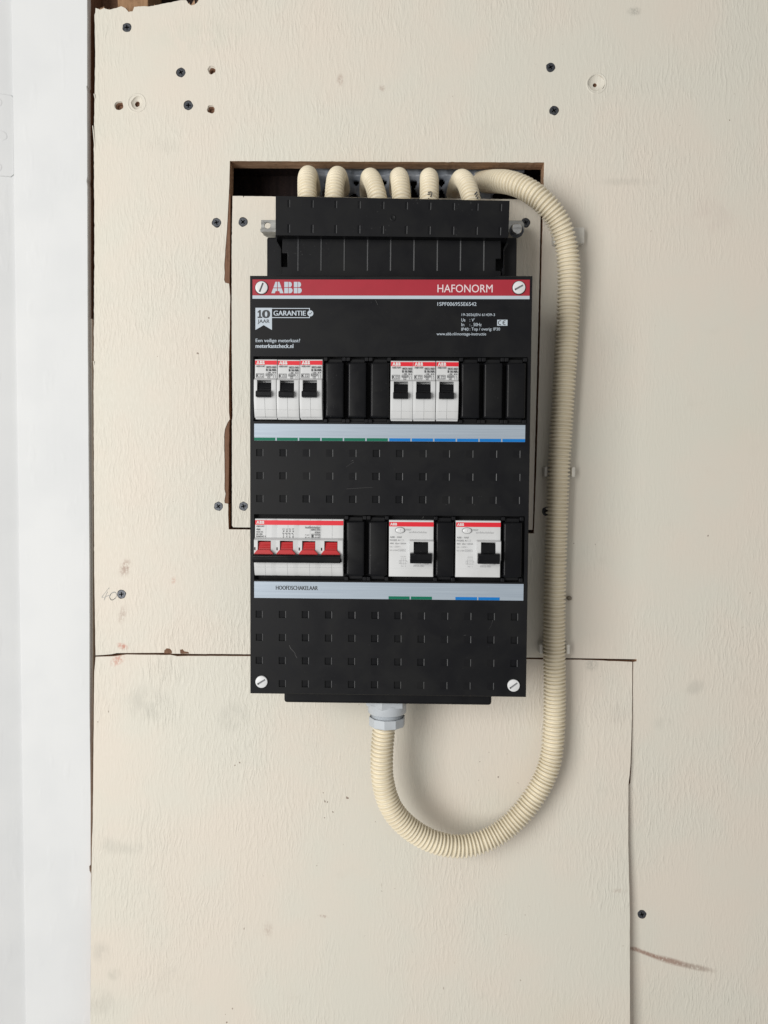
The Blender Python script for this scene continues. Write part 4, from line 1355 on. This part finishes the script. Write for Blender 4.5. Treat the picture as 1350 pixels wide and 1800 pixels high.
RP = [(0.0, 0.74), (0.07, 0.88), (0.17, 0.97), (0.32, 1.0), (0.47, 0.97), (0.57, 0.88), (0.64, 0.74), (0.73, 0.66), (0.91, 0.66)]
def conduit(name, pts, R, pitch, depth, seg, mats, parent=None):
    """tube of rounded rings along a path (mm)"""
    path = catmull([Vector(p) for p in pts])
    S = [0.0]
    for a, b in zip(path, path[1:]):
        S.append(S[-1] + (b - a).length)
    def pos(s):
        lo_, hi = 0, len(S) - 1
        while hi - lo_ > 1:
            mid = (lo_ + hi) // 2
            if S[mid] <= s:
                lo_ = mid
            else:
                hi = mid
        t = (s - S[lo_]) / max(1e-9, S[hi] - S[lo_])
        return path[lo_].lerp(path[hi], t)
    n = int(S[-1] / pitch)
    m = MB()
    nrm = None
    vs = []
    cnt = 0
    for i in range(n):
        for u, k in RP:
            s = min(S[-1] - 1e-6, max(0.0, (i + u + 0.16 * noise.noise((i * 0.61, R, 1.0)) + 0.8 * noise.noise((i * 0.06, R, 4.0))) * pitch))
            p = pos(s)
            tg = (pos(min(S[-1], s + 1.2)) - pos(max(0, s - 1.2))).normalized()
            if nrm is None:
                nrm = tg.orthogonal().normalized()
            nrm = (nrm - tg * nrm.dot(tg)).normalized()
            bi = tg.cross(nrm)
            r = R - depth * (1 - (k - 0.66) / 0.34)
            r *= 1 + 0.012 * noise.noise((i * 0.37, 0.5, R))
            for q in range(seg):
                a = 2 * math.pi * q / seg
                d = p + (nrm * math.cos(a) + bi * math.sin(a)) * r
                vs.append((d.x, d.y, d.z))
            cnt += 1
    m.add(vs, [(j * seg + q, j * seg + (q + 1) % seg, (j + 1) * seg + (q + 1) % seg, (j + 1) * seg + q) for j in range(cnt - 1) for q in range(seg)])
    return obj(name, m, mats, parent, smooth=80, weld=False)

# six short ones: out of the cavity, over the plate and down into the shroud
SHORT = [(545, 304, 539.5, 352), (597, 305, 587, 352), (648, 308, 664, 354), (700, 307, 706, 354), (753, 308, 754.5, 356), (805, 310, 829, 358)]
SL = ['leftmost short cream conduit dropping into the top of the unit', 'second short cream conduit from the left above the unit', 'third short cream conduit from the left, leaning right, above the unit',
      'fourth short cream conduit from the left above the unit', 'fifth short cream conduit from the left, with a black pen mark', 'rightmost short cream conduit, leaning right, above the unit']
short_c = []
for i, (ax, ay, bx, by) in enumerate(SHORT):
    x0, z0 = at(ax, ay + 12, 2)
    x1, z1 = at(bx, by, -46)
    dx = x1 - x0
    pts = [(x0 - dx * .25, 52, z0 - 4), (x0 - dx * .15, 26, z0 - 1), (x0, 4, z0), (x0 + dx * .22, -17, z0 - 3.5), (x0 + dx * .58, -35, z0 - 15), (x1, -44.5, z1 + 2), (x1 + dx * .12, -47, z1 - 16), (x1 + dx * .14, -47, z1 - 24)]
    c = conduit('conduit', pts, 8.05, 3.2, 2.0, 28, M_CONDUIT)
    tag(c, SL[i], 'conduit', 'short conduits entering the top of the unit')
    short_c.append(c)
for i, strokes in ((4, [[(752, 338.5), (758.5, 337.5)], [(759.5, 338), (758.8, 343), (756.6, 346.5)], [(751.5, 342), (756, 341.3)], [(752.6, 349.3), (754.5, 349.2)]]), (5, [[(840.5, 337), (835.5, 342.5)], [(841.5, 341.5), (837.5, 346.5)], [(841.8, 346), (840, 350)]])):
    m = MB()
    for st in strokes:
        m.ribbon([at(p[0] - (1.5 if i == 5 else 0), p[1], -53.0 if i == 4 else -52.2) for p in st], 0.85, -53.4 if i == 4 else -52.4, 0.3)
    obj('pen_mark', m, M_INK, short_c[i], weld=False)

LONG = [(820, 327, 56), (838, 322, 34), (862, 319, 10), (890, 320, -11), (920, 330, -23), (952, 352, -29), (979, 385, -27), (994, 426, -22), (1000, 480, -18.5), (998.5, 550, -16), (995, 620, -15), (990, 700, -14.5),
        (985.5, 770, -14.5), (981.5, 840, -14.5), (977.5, 950, -14.5), (974.5, 1060, -14.5), (974, 1140, -14.5), (975, 1215, -15.5), (973, 1290, -18), (965, 1346, -21), (941, 1397, -24), (904, 1443, -27.5), (861, 1474, -31), (812, 1487.5, -35),
        (763, 1480, -39), (720, 1456, -42), (688.5, 1421, -44.5), (673.5, 1376, -46), (671, 1332, -46.5), (674, 1288, -46.5), (678.5, 1255, -46.5)]
pts = []
for px, py, y in LONG:
    x, z = at(px, py, y)
    pts.append((x, y, z))
lc = conduit('conduit', pts, 9.95, 3.4, 2.1, 36, M_CONDUIT)
tag(lc, 'long cream corrugated conduit looping down the right side into the bottom gland', 'conduit')

# clips holding it
CL = ['upper translucent clip half hidden behind the long conduit near its top bend', 'middle pale clip behind the long conduit beside the inset plate', 'lower pale clip behind the long conduit just above the joint']
for k, (px, py, w_, hh) in enumerate([(1000, 414, 13.6, 14), (982.5, 829.5, 13.6, 9.6), (973.5, 1139.5, 13.6, 9.4)]):
    x, z = at(px, py, -8)
    T = thing('conduit_clip', CL[k], 'clip', (x, 0, z - hh / 2), 'clips holding the long conduit')
    m = MB()
    m.box(x - w_, x + w_, -9.0, -0.05, z - hh / 2, z + hh / 2)
    obj('clip_base', m, M_CLIP, T, bevel=1.2, seg=3)
    for s in ((-1, 1) if k else ()):
        m = MB()
        xa, xb = sorted((x + s * 10.1, x + s * w_))
        m.box(xa, xb, -12.5, -8.0, z - hh / 2 + .3, z + hh / 2 - .3)
        obj('clip_arm', m, M_CLIP, T, bevel=1.1, seg=3)

# gland under the unit
gx, gz = at(680.5, 1238, -46.5)
G = thing('cable_gland', 'light grey plastic cable gland under the unit where the long conduit enters', 'cable gland', (gx, -46.5, gz - 30))
def vlathe(m, prof, n, a0=0.0, cut=None):
    vs = []
    for r, z in prof:
        for k in range(n):
            a = a0 + 2 * math.pi * k / n
            vs.append((gx + r * math.cos(a), -46.5 + r * math.sin(a), z))
    m.add(vs, [(j * n + k, j * n + (k + 1) % n, (j + 1) * n + (k + 1) % n, (j + 1) * n + k) for j in range(len(prof) - 1) for k in range(n)])
zz = lambda py: at(680, py, -62)[1]
m = MB(); vlathe(m, [(8, -178.25), (18.6, -178.25), (18.6, zz(1247)), (17.0, zz(1247) - 0.9)], 6, math.radians(-104))
obj('hex_collar', m, M_GLAND, G, bevel=0.7, seg=3)
m = MB(); vlathe(m, [(16.4, zz(1244)), (16.4, zz(1259.5)), (15.8, zz(1261)), (13.2, zz(1261))], 48)
obj('gland_body', m, M_GLAND, G, smooth=40)
m = MB()
pr = []
for k in range(6):
    z_ = zz(1260) - k * 1.0
    pr += [(13.5, z_), (12.8, z_ - 0.45)]
vlathe(m, pr, 48)
obj('thread', m, M_GLAND, G, smooth=40)
m = MB(); vlathe(m, [(14.1, zz(1278)), (14.2, zz(1268.5)), (15.5, zz(1268.5)), (15.5, zz(1284)), (14.6, zz(1285)), (9.6, zz(1285)), (9.4, zz(1276))], 10, math.radians(-97))
obj('nut', m, M_GLAND, G, bevel=0.4)

# sealant round the conduit ends, lumpy, in the mouth of the cavity
cent = []
for i, (ax, ay, bx, by) in enumerate(SHORT):
    cent.append(at(ax, ay + 12, 12))
cent.append(at(856, 318, 12))
m = MB()
xa = cent[0][0] - 17; xb = cent[-1][0] + 44
top_z = A0(600, 284)[1] + 6
nx, nz = 190, 36
xs = [xa + (xb - xa) * i / nx for i in range(nx + 1)]
zs = [top_z - 44 * j / nz for j in range(nz + 1)]
def fld(x, z):
    v = 0
    for cx, cz in cent:
        d2 = (x - cx) ** 2 + ((z - cz) * (0.75 if z < cz else 1.0)) ** 2
        v += 1.5 * math.exp(-d2 / 95.0)
    v -= 0.34
    band = (z - (top_z - 14.5)) / 8.0
    v += max(0.0, min(0.6, band)) if x < cent[-1][0] + 12 else max(0.0, min(0.5, band - 0.6))
    if x < cent[0][0] - 10 - 3 * noise.noise((z * .2, 3, 1)):
        v -= 0.5 + (cent[0][0] - 10 - x) * 0.14
    return v + 0.22 * noise.noise((x * 0.11, z * 0.05, 2.0)) + 0.06 * noise.noise((x * 0.3, z * 0.12, 7.0))
idx = {}
def vid(i, j):
    if (i, j) not in idx:
        x, z = xs[i], zs[j]
        v = fld(x, z)
        idx[(i, j)] = len(m.v)
        m.v.append((x, 30 - 16 * min(1.3, max(0.0, v)) ** 0.8 + 0.8 * noise.noise((x * .12, z * .08, 9)), z))
    return idx[(i, j)]
for i in range(nx):
    for j in range(nz):
        if fld((xs[i] + xs[i + 1]) / 2, (zs[j] + zs[j + 1]) / 2) > 0.12:
            m.f.append([vid(i, j), vid(i + 1, j), vid(i + 1, j + 1), vid(i, j + 1)]); m.m.append(0)
sl = obj('sealant', m, M_SEAL, smooth=80)
so = sl.modifiers.new('thickness', 'SOLIDIFY')
so.thickness = 0.003
so.offset = -1
tag(sl, 'lumpy blue grey sealant around the conduit ends in the cavity', 'sealant')
